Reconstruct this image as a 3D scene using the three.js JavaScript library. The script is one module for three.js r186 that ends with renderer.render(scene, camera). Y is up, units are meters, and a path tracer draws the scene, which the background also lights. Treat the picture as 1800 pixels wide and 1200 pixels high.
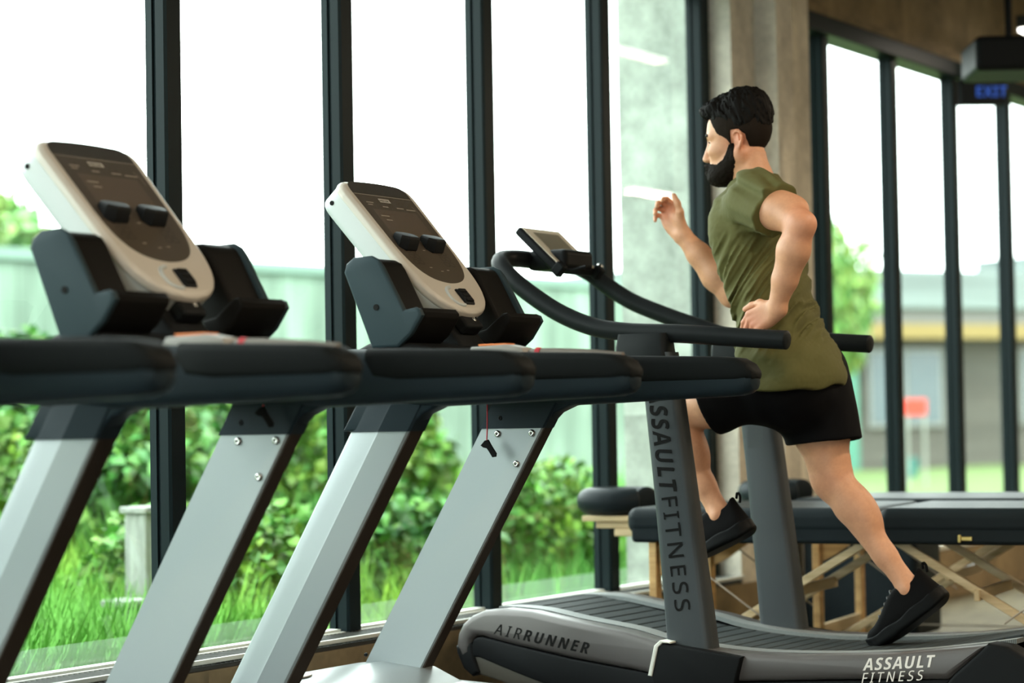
import * as THREE from 'three';
import { RoundedBoxGeometry } from 'three/addons/geometries/RoundedBoxGeometry.js';
import { mergeGeometries, mergeVertices, toCreasedNormals } from 'three/addons/utils/BufferGeometryUtils.js';
import { FontLoader } from 'three/addons/loaders/FontLoader.js';
import { TextGeometry } from 'three/addons/geometries/TextGeometry.js';
import { RectAreaLightUniformsLib } from 'three/addons/lights/RectAreaLightUniformsLib.js';

// ---------- camera, sky, sun, exposure ----------
// World: x runs along the window wall (away from the camera), the glass stands at z = 0, the room is z > 0, y is up.
const scene = new THREE.Scene();
const renderer = new THREE.WebGLRenderer({ antialias: true });
renderer.toneMapping = THREE.LinearToneMapping;
renderer.toneMappingExposure = 1.4;
renderer.shadowMap.enabled = true;
RectAreaLightUniformsLib.init();
const camera = new THREE.PerspectiveCamera(17.06, 1.5, 0.1, 400);
{
  const yaw = Math.atan(4000 / 2448), pitch = Math.atan(133 / 4000), roll = 0.0172;
  camera.position.set(-5.413, 1.0, 4.565);
  const fwd = new THREE.Vector3(Math.sin(yaw) * Math.cos(pitch), Math.sin(pitch), -Math.cos(yaw) * Math.cos(pitch));
  camera.lookAt(camera.position.clone().add(fwd));
  camera.rotateZ(-roll);
  camera.focus = 6.9;
  camera.userData.fStop = 1.8;
}
scene.background = new THREE.Color().setRGB(0.9, 1.0, 0.97);
scene.backgroundIntensity = 5.6;
const sun = new THREE.DirectionalLight(0xfff3dc, 1.6);
sun.position.set(-8, 30, 11); sun.target.position.set(2, 0, -6);
sun.shadow.radius = 8; sun.castShadow = true;
Object.assign(sun.shadow.camera, { left: -30, right: 30, top: 30, bottom: -30, far: 90 });
scene.add(sun, sun.target);

// ---------- helpers ----------
const V = (x, y, z) => new THREE.Vector3(x, y, z);
function rng(seed) { let s = seed >>> 0; return () => { s = (s + 0x6D2B79F5) | 0; let t = Math.imul(s ^ (s >>> 15), 1 | s); t = (t + Math.imul(t ^ (t >>> 7), 61 | t)) ^ t; return ((t ^ (t >>> 14)) >>> 0) / 4294967296; }; }
const lerp = (a, b, t) => a + (b - a) * t, clamp = (x, a, b) => Math.min(b, Math.max(a, x)), sstep = (a, b, x) => { const t = clamp((x - a) / (b - a), 0, 1); return t * t * (3 - 2 * t); };
function hash3(x, y, z) { let h = Math.imul(x, 374761393) ^ Math.imul(y, 668265263) ^ Math.imul(z, 2147483647 - 1274126177); h = Math.imul(h ^ (h >>> 13), 1274126177); return ((h ^ (h >>> 16)) >>> 0) / 4294967296; }
function noise3(x, y, z) {
  const X = Math.floor(x), Y = Math.floor(y), Z = Math.floor(z), f = (t) => t * t * (3 - 2 * t), u = f(x - X), v = f(y - Y), w = f(z - Z);
  const L = (a, b, t) => a + (b - a) * t, h = (i, j, k) => hash3(X + i, Y + j, Z + k);
  return L(L(L(h(0, 0, 0), h(1, 0, 0), u), L(h(0, 1, 0), h(1, 1, 0), u), v), L(L(h(0, 0, 1), h(1, 0, 1), u), L(h(0, 1, 1), h(1, 1, 1), u), v), w) * 2 - 1;
}
const lin = (r, g, b) => new THREE.Color().setRGB(r, g, b);
const std = (r, g, b, roughness = 0.6, metalness = 0, more = {}) => new THREE.MeshStandardMaterial({ color: lin(r, g, b), roughness, metalness, ...more });
const blk = (r, g, b, roughness = 0.6, more = {}) => new THREE.MeshPhysicalMaterial({ color: lin(r, g, b), roughness, specularIntensity: 0.16, ...more });
const phys = (r, g, b, more = {}) => new THREE.MeshPhysicalMaterial({ color: lin(r, g, b), ...more });
function dataTexture(n, fn, srgb, rx = 1, ry = 1) {
  const d = new Uint8Array(n * n * 4);
  for (let j = 0; j < n; j++) for (let i = 0; i < n; i++) { const c = fn(i / n, j / n), k = 4 * (j * n + i); for (let q = 0; q < 3; q++) d[k + q] = clamp(Math.round(255 * (Array.isArray(c) ? c[q] : c)), 0, 255); d[k + 3] = 255; }
  const t = new THREE.DataTexture(d, n, n); t.magFilter = THREE.LinearFilter; t.minFilter = THREE.LinearMipmapLinearFilter; t.generateMipmaps = true;
  t.wrapS = t.wrapT = THREE.RepeatWrapping; t.repeat.set(rx, ry); if (srgb) t.colorSpace = THREE.SRGBColorSpace; t.needsUpdate = true; return t;
}
const taken = new Map();
function numbered(name) { const k = taken.get(name) ?? 0; taken.set(name, k + 1); return k ? `${name}_${String(k).padStart(3, '0')}` : name; }
function mesh(name, g, m, parent = scene) {
  const o = new THREE.Mesh(Array.isArray(g) ? merge(g) : g, m);
  o.name = parent === scene ? numbered(name) : name; o.castShadow = o.receiveShadow = true; parent.add(o); return o;
}
function tag(o, label, category, group) { o.userData.label = label; o.userData.category = category; if (group) o.userData.group = group; return o; }
function thing(name, label, category, p = [0, 0, 0], turn = 0, group) { const o = new THREE.Group(); o.name = numbered(name); o.position.set(...p); o.rotation.y = turn; scene.add(o); return tag(o, label, category, group); }
function part(name, parent) { const o = new THREE.Group(); o.name = name; parent.add(o); return o; }
function struct(name, g, m, label) { const o = mesh(name, g, m); o.userData.kind = 'structure'; if (label) o.userData.label = label; return o; }
function structGroup(name, label) { const o = new THREE.Group(); o.name = numbered(name); o.userData.kind = 'structure'; if (label) o.userData.label = label; scene.add(o); return o; }
function merge(list) {
  const l = list.map((g) => { const h = g.index ? g.toNonIndexed() : g.clone(); for (const k of Object.keys(h.attributes)) if (!['position', 'normal', 'uv'].includes(k)) h.deleteAttribute(k); if (!h.attributes.uv) h.setAttribute('uv', new THREE.BufferAttribute(new Float32Array(h.attributes.position.count * 2), 2)); if (!h.attributes.normal) h.computeVertexNormals(); return h; });
  return l.length === 1 ? l[0] : mergeGeometries(l);
}
// axis-aligned box between two corners
function box(x0, x1, y0, y1, z0, z1, r = 0, seg = 2) {
  const w = x1 - x0, h = y1 - y0, d = z1 - z0, g = r ? new RoundedBoxGeometry(w, h, d, seg, Math.min(r, w / 2.01, h / 2.01, d / 2.01)) : new THREE.BoxGeometry(w, h, d);
  return g.translate((x0 + x1) / 2, (y0 + y1) / 2, (z0 + z1) / 2);
}
// bar of rectangular section between two points
function bar(a, b, w, h, r = 0, up = V(0, 1, 0)) {
  const d = b.clone().sub(a), L = d.length(); d.normalize();
  const s = new THREE.Vector3().crossVectors(up, d).normalize(), u = new THREE.Vector3().crossVectors(d, s);
  const g = r ? new RoundedBoxGeometry(w, h, L, 2, Math.min(r, w / 2.01, h / 2.01)) : new THREE.BoxGeometry(w, h, L);
  return g.applyMatrix4(new THREE.Matrix4().makeBasis(s, u, d).setPosition(a.clone().add(b).multiplyScalar(0.5)));
}
function rod(a, b, r, n = 12) { const d = b.clone().sub(a), g = new THREE.CylinderGeometry(r, r, d.length(), n); return g.applyQuaternion(new THREE.Quaternion().setFromUnitVectors(V(0, 1, 0), d.clone().normalize())).translate(...a.clone().add(b).multiplyScalar(0.5).toArray()); }
// profile given as [z, y] points, extruded along x from x0 to x1 with rounded edges
function prof(pts, x0, x1, bevel = 0, seg = 3, curve = 6) {
  const s = Array.isArray(pts) ? new THREE.Shape(pts.map(([z, y]) => new THREE.Vector2(-z, y))) : pts;
  const g = new THREE.ExtrudeGeometry(s, { depth: x1 - x0 - 2 * bevel, bevelEnabled: bevel > 0, bevelThickness: bevel, bevelSize: bevel, bevelOffset: -bevel, bevelSegments: seg, curveSegments: curve });
  return toCreasedNormals(g.rotateY(Math.PI / 2).translate(x0 + bevel, 0, 0), 0.6);
}
// closed smooth outline through [z, y] points
function smoothPts(pts, n, closed = true) { return new THREE.CatmullRomCurve3(pts.map(([a, b]) => V(a, b, 0)), closed, 'centripetal').getPoints(n).slice(0, closed ? n : n + 1).map((p) => [p.x, p.y]); }
// rings of points (equal counts) joined into a skin, with caps
function loft(rings, crease = 0.7, caps = true, closed = true) {
  const n = rings[0].length, pos = [], idx = [];
  for (const r of rings) for (const p of r) pos.push(p[0], p[1], p[2]);
  const m = closed ? n : n - 1;
  for (let i = 0; i + 1 < rings.length; i++) for (let j = 0; j < m; j++) { const a = i * n + j, b = i * n + (j + 1) % n, c = a + n, d = b + n; idx.push(a, b, d, a, d, c); }
  if (caps) for (const [i, flip] of [[0, true], [rings.length - 1, false]]) {
    const c = rings[i].reduce((s, p) => [s[0] + p[0] / n, s[1] + p[1] / n, s[2] + p[2] / n], [0, 0, 0]), k = pos.length / 3; pos.push(...c);
    for (let j = 0; j < n; j++) { const a = i * n + j, b = i * n + (j + 1) % n; flip ? idx.push(k, b, a) : idx.push(k, a, b); }
  }
  const g = new THREE.BufferGeometry(); g.setAttribute('position', new THREE.Float32BufferAttribute(pos, 3)); g.setIndex(idx);
  const o = toCreasedNormals(g, crease); o.setAttribute('uv', new THREE.Float32BufferAttribute(new Float32Array(o.attributes.position.count * 2), 2)); return o;
}
function rrect(cx, cy, w, h, r, n = 4) { const o = []; for (const [sx, sy, a0] of [[1, 1, 0], [-1, 1, 90], [-1, -1, 180], [1, -1, 270]]) for (let k = 0; k <= n; k++) { const a = (a0 + 90 * k / n) * Math.PI / 180; o.push([cx + sx * (w / 2 - r) + r * Math.cos(a), cy + sy * (h / 2 - r) + r * Math.sin(a)]); } return o; }
function tube(points, r, seg = 60, n = 14, cap = true) {
  const c = new THREE.CatmullRomCurve3(points, false, 'centripetal'), g = [new THREE.TubeGeometry(c, seg, r, n, false)];
  if (cap) for (const [t, s] of [[0, -1], [1, 1]]) { const p = c.getPointAt(t), d = c.getTangentAt(t).multiplyScalar(s), e = new THREE.LatheGeometry([[0, 0.25 * r], [0.7 * r, 0.2 * r], [0.95 * r, 0.08 * r], [r, -0.02 * r]].reverse().map(([x, y]) => new THREE.Vector2(x, y)), n); g.push(e.applyQuaternion(new THREE.Quaternion().setFromUnitVectors(V(0, 1, 0), d)).translate(p.x, p.y, p.z)); }
  return g;
}
function grainUV(g, s = 1) { // uv in metres by dominant normal
  const p = g.attributes.position, n = g.attributes.normal, uv = new Float32Array(p.count * 2);
  for (let i = 0; i < p.count; i++) { const ax = Math.abs(n.getX(i)), ay = Math.abs(n.getY(i)), az = Math.abs(n.getZ(i)); const [a, b] = ay >= ax && ay >= az ? [p.getX(i), p.getZ(i)] : ax >= az ? [p.getZ(i), p.getY(i)] : [p.getX(i), p.getY(i)]; uv[2 * i] = a * s; uv[2 * i + 1] = b * s; }
  g.setAttribute('uv', new THREE.BufferAttribute(uv, 2)); return g;
}
const fBold = await new FontLoader().loadAsync('fonts/droid/droid_sans_bold.typeface.json');
const fReg = await new FontLoader().loadAsync('fonts/droid/droid_sans_regular.typeface.json');
// lettering lying in the plane of the first two axes, x = reading direction; slant leans it, size is the cap height in metres, gap spreads the letters
function letters(s, font, size, slant = 0, gap = 0, depth = 0.0012) {
  const out = []; let x = 0;
  for (const ch of s) { const g = new TextGeometry(ch, { font, size, depth, curveSegments: 4, bevelEnabled: false }); g.computeBoundingBox(); out.push(g.translate(x, 0, 0)); x += (font.data.glyphs[ch]?.ha ?? 700) / font.data.resolution * size + gap; }
  const g = merge(out); if (slant) g.applyMatrix4(new THREE.Matrix4().set(1, slant, 0, 0, 0, 1, 0, 0, 0, 0, 1, 0, 0, 0, 0, 1)); g.userData.width = x; return g;
}
// ---------- shared surfaces ----------
const speckle = dataTexture(128, (u, v) => { const i = Math.floor(u * 128), j = Math.floor(v * 128); return 0.5 + 0.5 * (hash3(i, j, 1) - 0.5) + 0.2 * (hash3(i >> 1, j >> 1, 2) - 0.5); }, false, 40, 40);
const woodTex = dataTexture(512, (u, v) => { const w = 0.25 * noise3(u * 4, v * 60, 3) + 0.12 * noise3(u * 12, v * 200, 5); return [0.86 + w * 0.35, 0.84 + w * 0.4, 0.8 + w * 0.5]; }, true);
const blotch = dataTexture(512, (u, v) => { const w = 0.5 * noise3(u * 6, v * 6, 9) + 0.3 * noise3(u * 19, v * 19, 11) + 0.2 * noise3(u * 60, v * 60, 13); return 0.85 + 0.18 * w; }, true);
const fineBump = dataTexture(256, (u, v) => 0.5 + 0.5 * (hash3(Math.floor(u * 256), Math.floor(v * 256), 7) - 0.5), false, 12, 12);
// ---------- the room ----------
const M = {
  frame: blk(0.01, 0.017, 0.019, 0.38),
  plaster: std(0.42, 0.35, 0.25, 0.9, 0, { map: blotch }),
  brownWall: std(0.34, 0.25, 0.135, 0.8, 0, { map: blotch }),
  cream: std(0.86, 0.8, 0.67, 0.75, 0, { map: blotch }),
  ceiling: std(0.2, 0.17, 0.13, 0.9, 0, { map: blotch }),
  ledge: std(0.72, 0.74, 0.68, 0.55),
  grille: std(0.035, 0.035, 0.03, 0.6),
  glass: new THREE.MeshPhysicalMaterial({ color: lin(0.96, 1, 0.98), roughness: 0, transmission: 1, thickness: 0, ior: 1.5 }),
  floorWood: std(0.17, 0.14, 0.07, 0.8, 0, { map: woodTex }),
};
const BAY = 0.916, X0 = -12.5, X1 = 19, ZB = 11, TOP = 3.75, HEAD = 2.86, SILL = 0.285;
{
  // floor: long boards, those in view built one by one
  const floor = struct('floor', box(X0, X1, -0.2, -0.012, -0.15, ZB), std(0.2, 0.16, 0.1, 0.7), 'room floor');
  const tones = [0.94, 1, 1.05].map((k) => { const m = M.floorWood.clone(); m.color.multiplyScalar(k); return m; });
  const plank = [grainUV(new THREE.BoxGeometry(0.196, 0.012, 2.4).translate(0, -0.006, 0), 0.5)];
  const R = rng(5);
  for (let i = 0; i < 24; i++) for (let k = 0; k < 4; k++) { // the stretch of boards that shows past the tables
    const o = mesh('plank', plank[0], tones[Math.floor(R() * 3)], floor); o.position.set(2.0 + 0.2 * i, 0, 1.2 + 2.404 * k + (i % 2 ? -1.0 : 0)); o.rotation.y = 0;
  }
  const rest = mesh('board_field', [grainUV(box(6.7, X1, -0.012, 0, 0, ZB))], M.floorWood, floor); rest.userData.kind = 'stuff';
  mesh('rubber_matting', [grainUV(box(X0, 1.9, -0.012, 0, 0, ZB))], std(0.03, 0.027, 0.024, 0.9, 0, { map: blotch }), floor).userData.label = 'dark rubber gym matting';
  struct('ceiling', box(X0, X1, TOP, TOP + 0.25, -0.15, ZB), M.ceiling, 'brown room ceiling');
  struct('wall_back', box(X0, X1, 0, TOP, ZB, ZB + 0.2), M.plaster, 'far plaster wall behind the viewer');
  struct('wall_right', box(X1, X1 + 0.2, 0, TOP, -0.15, ZB), M.plaster, 'end wall beyond the windows');
  struct('wall_left', [box(X0 - 0.2, X0, 0, 0.3, -0.15, ZB), box(X0 - 0.2, X0, 2.9, TOP, -0.15, ZB), box(X0 - 0.2, X0, 0.3, 2.9, 7.5, ZB)], M.plaster, 'end wall with a wide window');
  // window wall: low wall, band above the windows
  struct('wall_front', [grainUV(box(X0, X1, 0, SILL - 0.036, -0.16, 0.156)), grainUV(box(X0, X1, HEAD + 0.09, TOP, -0.05, 0.06))], M.brownWall, 'low brown wall under the windows and band above them');
  const head = struct('trim_1', box(X0, X1, HEAD, HEAD + 0.09, -0.06, 0.09, 0.008), M.frame, 'dark window head rail');
  // ledge with a dark grille
  const ledge = structGroup('trim_2', 'pale window ledge with dark ventilation grille');
  mesh('ledge_back', box(X0, 3.72, SILL - 0.03, SILL, -0.02, 0.035, 0.003), M.ledge, ledge);
  mesh('ledge_front', box(X0, 3.72, SILL - 0.014, SILL, 0.15, 0.165, 0.003), M.ledge, ledge);
  mesh('grille_bed', box(X0, 3.72, SILL - 0.035, SILL - 0.022, 0.035, 0.15), M.grille, ledge);
  const fins = []; for (let x = -2.4; x < 3.7; x += 0.022) fins.push(bar(V(x, SILL - 0.012, 0.036), V(x + 0.03, SILL - 0.012, 0.144), 0.004, 0.02));
  const fin = mesh('grille_fins', fins, std(0.07, 0.07, 0.06, 0.5, 0.3), ledge); fin.userData.kind = 'stuff';
  mesh('ledge_right', box(4.66, X1, SILL - 0.03, SILL, -0.02, 0.165, 0.003), M.ledge, ledge);

  // windows: each bay is a frame post with its own profile and a pane
  const post = new THREE.Shape([[-0.04, -0.03], [-0.04, -0.005], [-0.03, -0.005], [-0.03, 0.008], [-0.038, 0.008], [-0.038, 0.04], [-0.03, 0.048], [0.034, 0.048], [0.04, 0.042], [0.04, -0.03]].map(([a, b]) => new THREE.Vector2(a, b)));
  const postGeo = (() => { const g = new THREE.ExtrudeGeometry(post, { depth: HEAD - SILL, bevelEnabled: false }); g.rotateX(-Math.PI / 2); g.applyMatrix4(new THREE.Matrix4().makeTranslation(0, SILL, 0)); return g; })();
  // after the turn the profile's second axis points to -z: mirror it so the stepped side faces the room
  { const p = postGeo.attributes.position; for (let i = 0; i < p.count; i++) p.setZ(i, -p.getZ(i)); const q = postGeo.index; if (!q) { const a = p.array; for (let i = 0; i < a.length; i += 9) for (let k = 0; k < 3; k++) { const t = a[i + 3 + k]; a[i + 3 + k] = a[i + 6 + k]; a[i + 6 + k] = t; } } postGeo.computeVertexNormals(); }
  let n = 1;
  const win = (x, width, label) => {
    const w = structGroup(`window_${n++}`, label);
    const f = mesh('mullion', postGeo, M.frame, w); f.position.x = x;
    const pane = new THREE.PlaneGeometry(width - 0.09, HEAD - SILL); const g = mesh('pane', pane, M.glass, w); g.position.set(x + width / 2, (HEAD + SILL) / 2, 0.0);
    mesh('bottom_rail', box(x + 0.045, x + width - 0.045, SILL, SILL + 0.008, -0.02, 0.02), M.ledge, w);
  };
  for (let t = -13; t < 4; t++) win(t * BAY, BAY, 'tall dark framed window pane');
  { const w = structGroup(`window_${n++}`, 'last window post beside the pier'); const f = mesh('mullion', postGeo, M.frame, w); f.position.x = 4 * BAY; }
  { const w = structGroup(`window_${n++}`, 'narrow pane right of the pier'); const g = mesh('pane', new THREE.PlaneGeometry(0.38, HEAD - SILL), M.glass, w); g.position.set(4.745, (HEAD + SILL) / 2, 0); }
  for (let t = 5.45; t < 20; t += 0.985) win(t * BAY, 0.985 * BAY, 'tall dark framed window pane beyond the pier');
  // the pier between the two runs of windows
  struct('wall_outside', grainUV(box(3.7, 4.56, -0.3, TOP, -0.42, -0.03)), std(0.44, 0.5, 0.44, 0.85, 0, { map: blotch }), 'pale concrete pier outside the glass');
  struct('wall_pier', [grainUV(box(3.71, 4.56, 0, TOP, -0.03, 0.15)), grainUV(box(3.955, 4.13, 0, TOP, 0.15, 0.26))], M.cream, 'stepped cream plaster pier between the windows');
  // the wide window in the left end wall, out of view, lets daylight along the room
  { const w = structGroup(`window_${n++}`, 'wide end window out of view'); for (let z = 0; z <= 7.5; z += 1.25) mesh('mullion', box(X0 - 0.12, X0, 0.3, 2.9, z - 0.04, z + 0.04), M.frame, w); const g = mesh('pane', new THREE.PlaneGeometry(7.5, 2.6).rotateY(Math.PI / 2), M.glass, w); g.position.set(X0 - 0.06, 1.6, 3.75); }
}
// ---------- lamps, sign and projector under the ceiling ----------
{
  const glow = new THREE.MeshStandardMaterial({ color: lin(0.9, 0.9, 0.85), emissive: lin(1, 0.95, 0.86), emissiveIntensity: 5 }), can = blk(0.03, 0.03, 0.03, 0.5);
  const spots = [[7.26, 2.3, 'long ceiling lamp reflected beside the concrete column', 3.3, 6], [7.05, 0.55, 'bright long ceiling lamp near the black projector', 3.05, 6], [13.5, 2.6, 'third long ceiling lamp down the right hand row', 3.3, 10]];
  for (const z of [3.4, 6.5]) for (const x of [-9, -5.5, -2, 1.5, 5, 8.5, 12, 15.5]) spots.push([x, z, z < 5 ? 'ceiling lamp of the nearer row, out of view' : 'ceiling lamp of the rear row, out of view', 3.3, 125]);
  for (const [x, z, label, y, power] of spots) {
    const t = thing('ceiling_lamp', label, 'lamp', [x, y, z], 0, 'long ceiling lamps');
    mesh('housing', box(-0.5, 0.5, 0.02, 0.09, -0.06, 0.06, 0.01), can, t);
    mesh('diffuser', box(-0.48, 0.48, 0.0, 0.02, -0.05, 0.05, 0.004), glow, t);
    for (const s of [-0.4, 0.4]) mesh('hanger', rod(V(s, 0.09, 0), V(s, TOP - y, 0), 0.006, 6), can, t);
    const L = new THREE.RectAreaLight(lin(1, 0.82, 0.58), power, 0.96, 0.1); L.position.set(x, y - 0.01, z); L.lookAt(x, 0, z); scene.add(L);
  }
}
// ---------- silver motor treadmills facing the windows ----------
Object.assign(M, {
  silver: std(0.29, 0.325, 0.335, 0.4, 0.25),
  blueGrey: blk(0.015, 0.024, 0.031, 0.42),
  darkPlastic: blk(0.012, 0.013, 0.014, 0.5, { bumpMap: fineBump, bumpScale: 0.0002 }),
  grip: blk(0.006, 0.0075, 0.008, 0.62, { bumpMap: fineBump, bumpScale: 0.0003 }),
  rackSideLit: blk(0.03, 0.048, 0.057, 0.45),  // same dark rack plastic, bluish window light put into its colour
  rack: blk(0.008, 0.0075, 0.007, 0.55),
  bezel: std(0.56, 0.52, 0.46, 0.42),
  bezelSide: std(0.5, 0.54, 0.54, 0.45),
  steel: std(0.6, 0.6, 0.58, 0.25, 1),
  red: std(0.5, 0.015, 0.03, 0.6),
  orange: std(0.8, 0.22, 0.05, 0.6),
  rearStrip: blk(0.035, 0.026, 0.02, 0.5),
  rubber: blk(0.012, 0.012, 0.012, 0.75),
  hood: std(0.2, 0.22, 0.225, 0.35, 0.2),
});
// printed overlay of the console screen: outlines, tiny captions and keys
const overlayTex = (() => {
  const c = document.createElement('canvas'); c.width = 512; c.height = 700; const g = c.getContext('2d');
  g.fillStyle = 'rgb(80,71,61)'; g.fillRect(0, 0, 512, 700); g.fillStyle = 'rgb(58,52,46)'; g.fillRect(0, 0, 512, 96);  // base tone lightened to carry a brown room reflection
  g.fillStyle = 'rgb(96,84,72)'; g.fillRect(70, 200, 370, 190);
  g.fillStyle = 'rgb(150,140,125)'; g.fillRect(0, 96, 512, 5);
  g.fillStyle = 'rgb(190,185,175)'; g.fillRect(190, 118, 92, 26); g.fillStyle = 'rgb(50,45,40)'; g.font = 'bold 20px sans-serif'; g.fillText('PRECOR', 194, 139);
  g.strokeStyle = 'rgb(150,140,125)'; g.lineWidth = 3; g.fillStyle = 'rgb(165,155,140)';
  for (const [x, y, w] of [[60, 150, 60], [60, 166, 40], [180, 172, 46], [300, 172, 60], [380, 176, 80], [100, 240, 70], [120, 268, 50]]) g.fillRect(x, y, w, 7);
  g.beginPath(); g.moveTo(455, 150); g.lineTo(475, 190); g.lineTo(475, 230); g.stroke();
  g.strokeStyle = 'rgb(30,26,22)'; g.lineWidth = 3;
  for (const cx of [110, 380]) for (let r = 0; r < 3; r++) for (let k = 0; k < 2; k++) { g.beginPath(); g.roundRect(cx - 40 + k * 44, 470 + r * 38, 36, 26, 8); g.stroke(); }
  g.fillStyle = 'rgb(200,190,175)'; for (const [x, y] of [[200, 430], [290, 430], [230, 470], [250, 610], [310, 600], [170, 590]]) g.fillRect(x, y, 22, 4);
  g.font = '15px sans-serif'; for (const [t, x, y] of [['SPEED', 330, 455], ['INCLINE', 90, 455]]) g.fillText(t, x, y);
  const t = new THREE.CanvasTexture(c); t.colorSpace = THREE.SRGBColorSpace; return t;
})();
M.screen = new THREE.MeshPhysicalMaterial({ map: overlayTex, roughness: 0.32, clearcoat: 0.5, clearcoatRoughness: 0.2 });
const TZ = 1.1; // the group stands at z = 1.1, shapes below use the distance from the glass
function makeTreadmill(label) {
  const T = thing('treadmill', label, 'treadmill', [0, 0, TZ], 0, 'silver treadmills facing the windows');
  const add = (name, g, m, parent = T) => { const o = mesh(name, g, m, parent); if (parent === T) o.position.z = -TZ; return o; };
  const inset = (P) => { const g = part(P, T); g.position.z = -TZ; return g; };
  for (const s of [-1, 1]) {
    // upright: rounded to the outside, flat to the inside, leaning back towards the runner
    const sec = [[0.325, 0.004], [0.335, 0], [0.362, 0.004], [0.382, 0.022], [0.393, 0.055], [0.398, 0.115], [0.4, 0.122], [0.391, 0.21], [0.386, 0.217], [0.36, 0.22], [0.331, 0.222], [0.325, 0.216]];
    const ring = (y) => { const z0 = lerp(0.365, 0.832, (y - 0.21) / 0.762); const r = sec.map(([x, z]) => [s * x, y, z0 + z]); return s > 0 ? r.reverse() : r; };
    const U = inset('upright');
    mesh('post', loft([ring(0.12), ring(0.4), ring(0.7), ring(0.975)], 0.35), M.silver, U);
    const strip = (y) => { const z0 = lerp(0.365, 0.832, (y - 0.21) / 0.762); const r = [[0.33, 0.219], [0.386, 0.2145], [0.386, 0.222], [0.33, 0.2265]].map(([x, z]) => [s * x, y, z0 + z]); return s > 0 ? r.reverse() : r; };
    mesh('rear_strip', loft([strip(0.2), strip(0.6), strip(0.97)], 0.3), M.rearStrip, U);
    // bolts on the inner face
    const bolt = (z, y, m = M.steel, r = 0.011) => { const b = mesh('bolt', [new THREE.LatheGeometry([[0, 0.004], [0.35 * r, 0.004], [0.36 * r, 0.0065], [0.7 * r, 0.0065], [r, 0.003], [r, -0.002], [0, -0.002]].reverse().map(([a, q]) => new THREE.Vector2(a, q)), 18)], m, U); b.rotation.z = s * Math.PI / 2; b.position.set(s * 0.3245, y, z); };
    bolt(0.89, 0.95); bolt(1.012, 0.951); bolt(0.955, 0.858); if (s > 0) bolt(0.386, 0.258, M.darkPlastic, 0.006);
    bolt(0.902, 0.998, M.darkPlastic, 0.008);
    // plastic collar curving into the arm
    const cp = [[0.822, 0.968], [1.045, 0.968], [1.06, 0.985], [1.09, 1.012], [1.14, 1.032], [1.24, 1.044], [1.40, 1.052], [1.40, 1.085], [0.90, 1.09], [0.868, 1.04]];
    const [xa, xb] = s > 0 ? [0.318, 0.406] : [-0.406, -0.318];
    add('collar', prof(cp, s > 0 ? 0.328 : -0.392, s > 0 ? 0.392 : -0.328, 0.008), M.blueGrey);
    const big = (y) => ring(y).map(([x, yy, z]) => [x + Math.sign(x - s * 0.362) * 0.004, yy, z + (z - (lerp(0.365, 0.832, (y - 0.21) / 0.762) + 0.115)) * 0.05]);
    add('collar_shell', loft([big(0.966), big(1.0), big(1.055)], 0.35), M.blueGrey);
    // arm
    const sections = [[0.78, 1.05, 1.20, 0.1], [0.95, 1.04, 1.195, 0.1], [1.15, 1.033, 1.182, 0.1], [1.3, 1.037, 1.172, 0.098], [1.5, 1.044, 1.165, 0.096], [1.64, 1.048, 1.161, 0.095], [1.70, 1.051, 1.155, 0.092], [1.728, 1.057, 1.14, 0.084], [1.742, 1.067, 1.122, 0.066], [1.747, 1.08, 1.105, 0.03]];
    const A = inset('arm');
    mesh('arm_body', loft(sections.map(([z, y0, y1, w]) => rrect(s * 0.362, (y0 + y1) / 2, w, y1 - y0, Math.min(0.03, w / 2.1, (y1 - y0) / 2.1)).map(([x, y]) => [x, y, z]).reverse()), 0.5).applyMatrix4(new THREE.Matrix4()), M.blueGrey, A);
    // rubber pad over the upper rear part
    const pad = [[1.30, 1.13, 1.178, 0.098], [1.325, 1.10, 1.1765, 0.106], [1.4, 1.092, 1.174, 0.108], [1.64, 1.09, 1.1655, 0.103], [1.70, 1.09, 1.159, 0.1], [1.732, 1.093, 1.143, 0.09], [1.746, 1.098, 1.126, 0.07], [1.751, 1.104, 1.115, 0.03]];
    mesh('grip_pad', loft(pad.map(([z, y0, y1, w]) => rrect(s * 0.362, (y0 + y1) / 2, w, y1 - y0, Math.min(0.02, w / 2.1, (y1 - y0) / 2.1)).map(([x, y]) => [x, y, z]).reverse()), 0.5), M.grip, A);
    // small sensor plate and rail on top of the arm
    if (s < 0) {
      mesh('control_plate', prof([[1.23, 1.17], [1.25, 1.192], [1.36, 1.196], [1.41, 1.186], [1.42, 1.165]], -0.385, -0.33, 0.005), std(0.26, 0.25, 0.23, 0.5), A);
      mesh('stripe', box(-0.38, -0.335, 1.194, 1.199, 1.27, 1.36, 0.002), M.orange, A);
      mesh('sensor_rail', tube([V(-0.352, 1.166, 1.40), V(-0.352, 1.172, 1.44), V(-0.352, 1.167, 1.58), V(-0.352, 1.155, 1.70)], 0.011, 24, 10), std(0.16, 0.14, 0.12, 0.5, 0.3), A);
      mesh('red_band', tube([V(-0.352, 1.173, 1.438), V(-0.352, 1.172, 1.45)], 0.0135, 4, 12), M.red, A);
    }
    // side rail of the deck
    add('side_rail', loft([[0.55, 0.07, 0.19], [0.8, 0.06, 0.18], [2.05, 0.06, 0.17], [2.13, 0.07, 0.15]].map(([z, y0, y1]) => rrect(s * 0.36, (y0 + y1) / 2, 0.13, y1 - y0, 0.025).map(([x, y]) => [x, y, z]).reverse())), M.hood);
    add('foot', new THREE.CylinderGeometry(0.03, 0.035, 0.07, 16).translate(s * 0.34, 0.035, 1.95), M.rubber);
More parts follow.
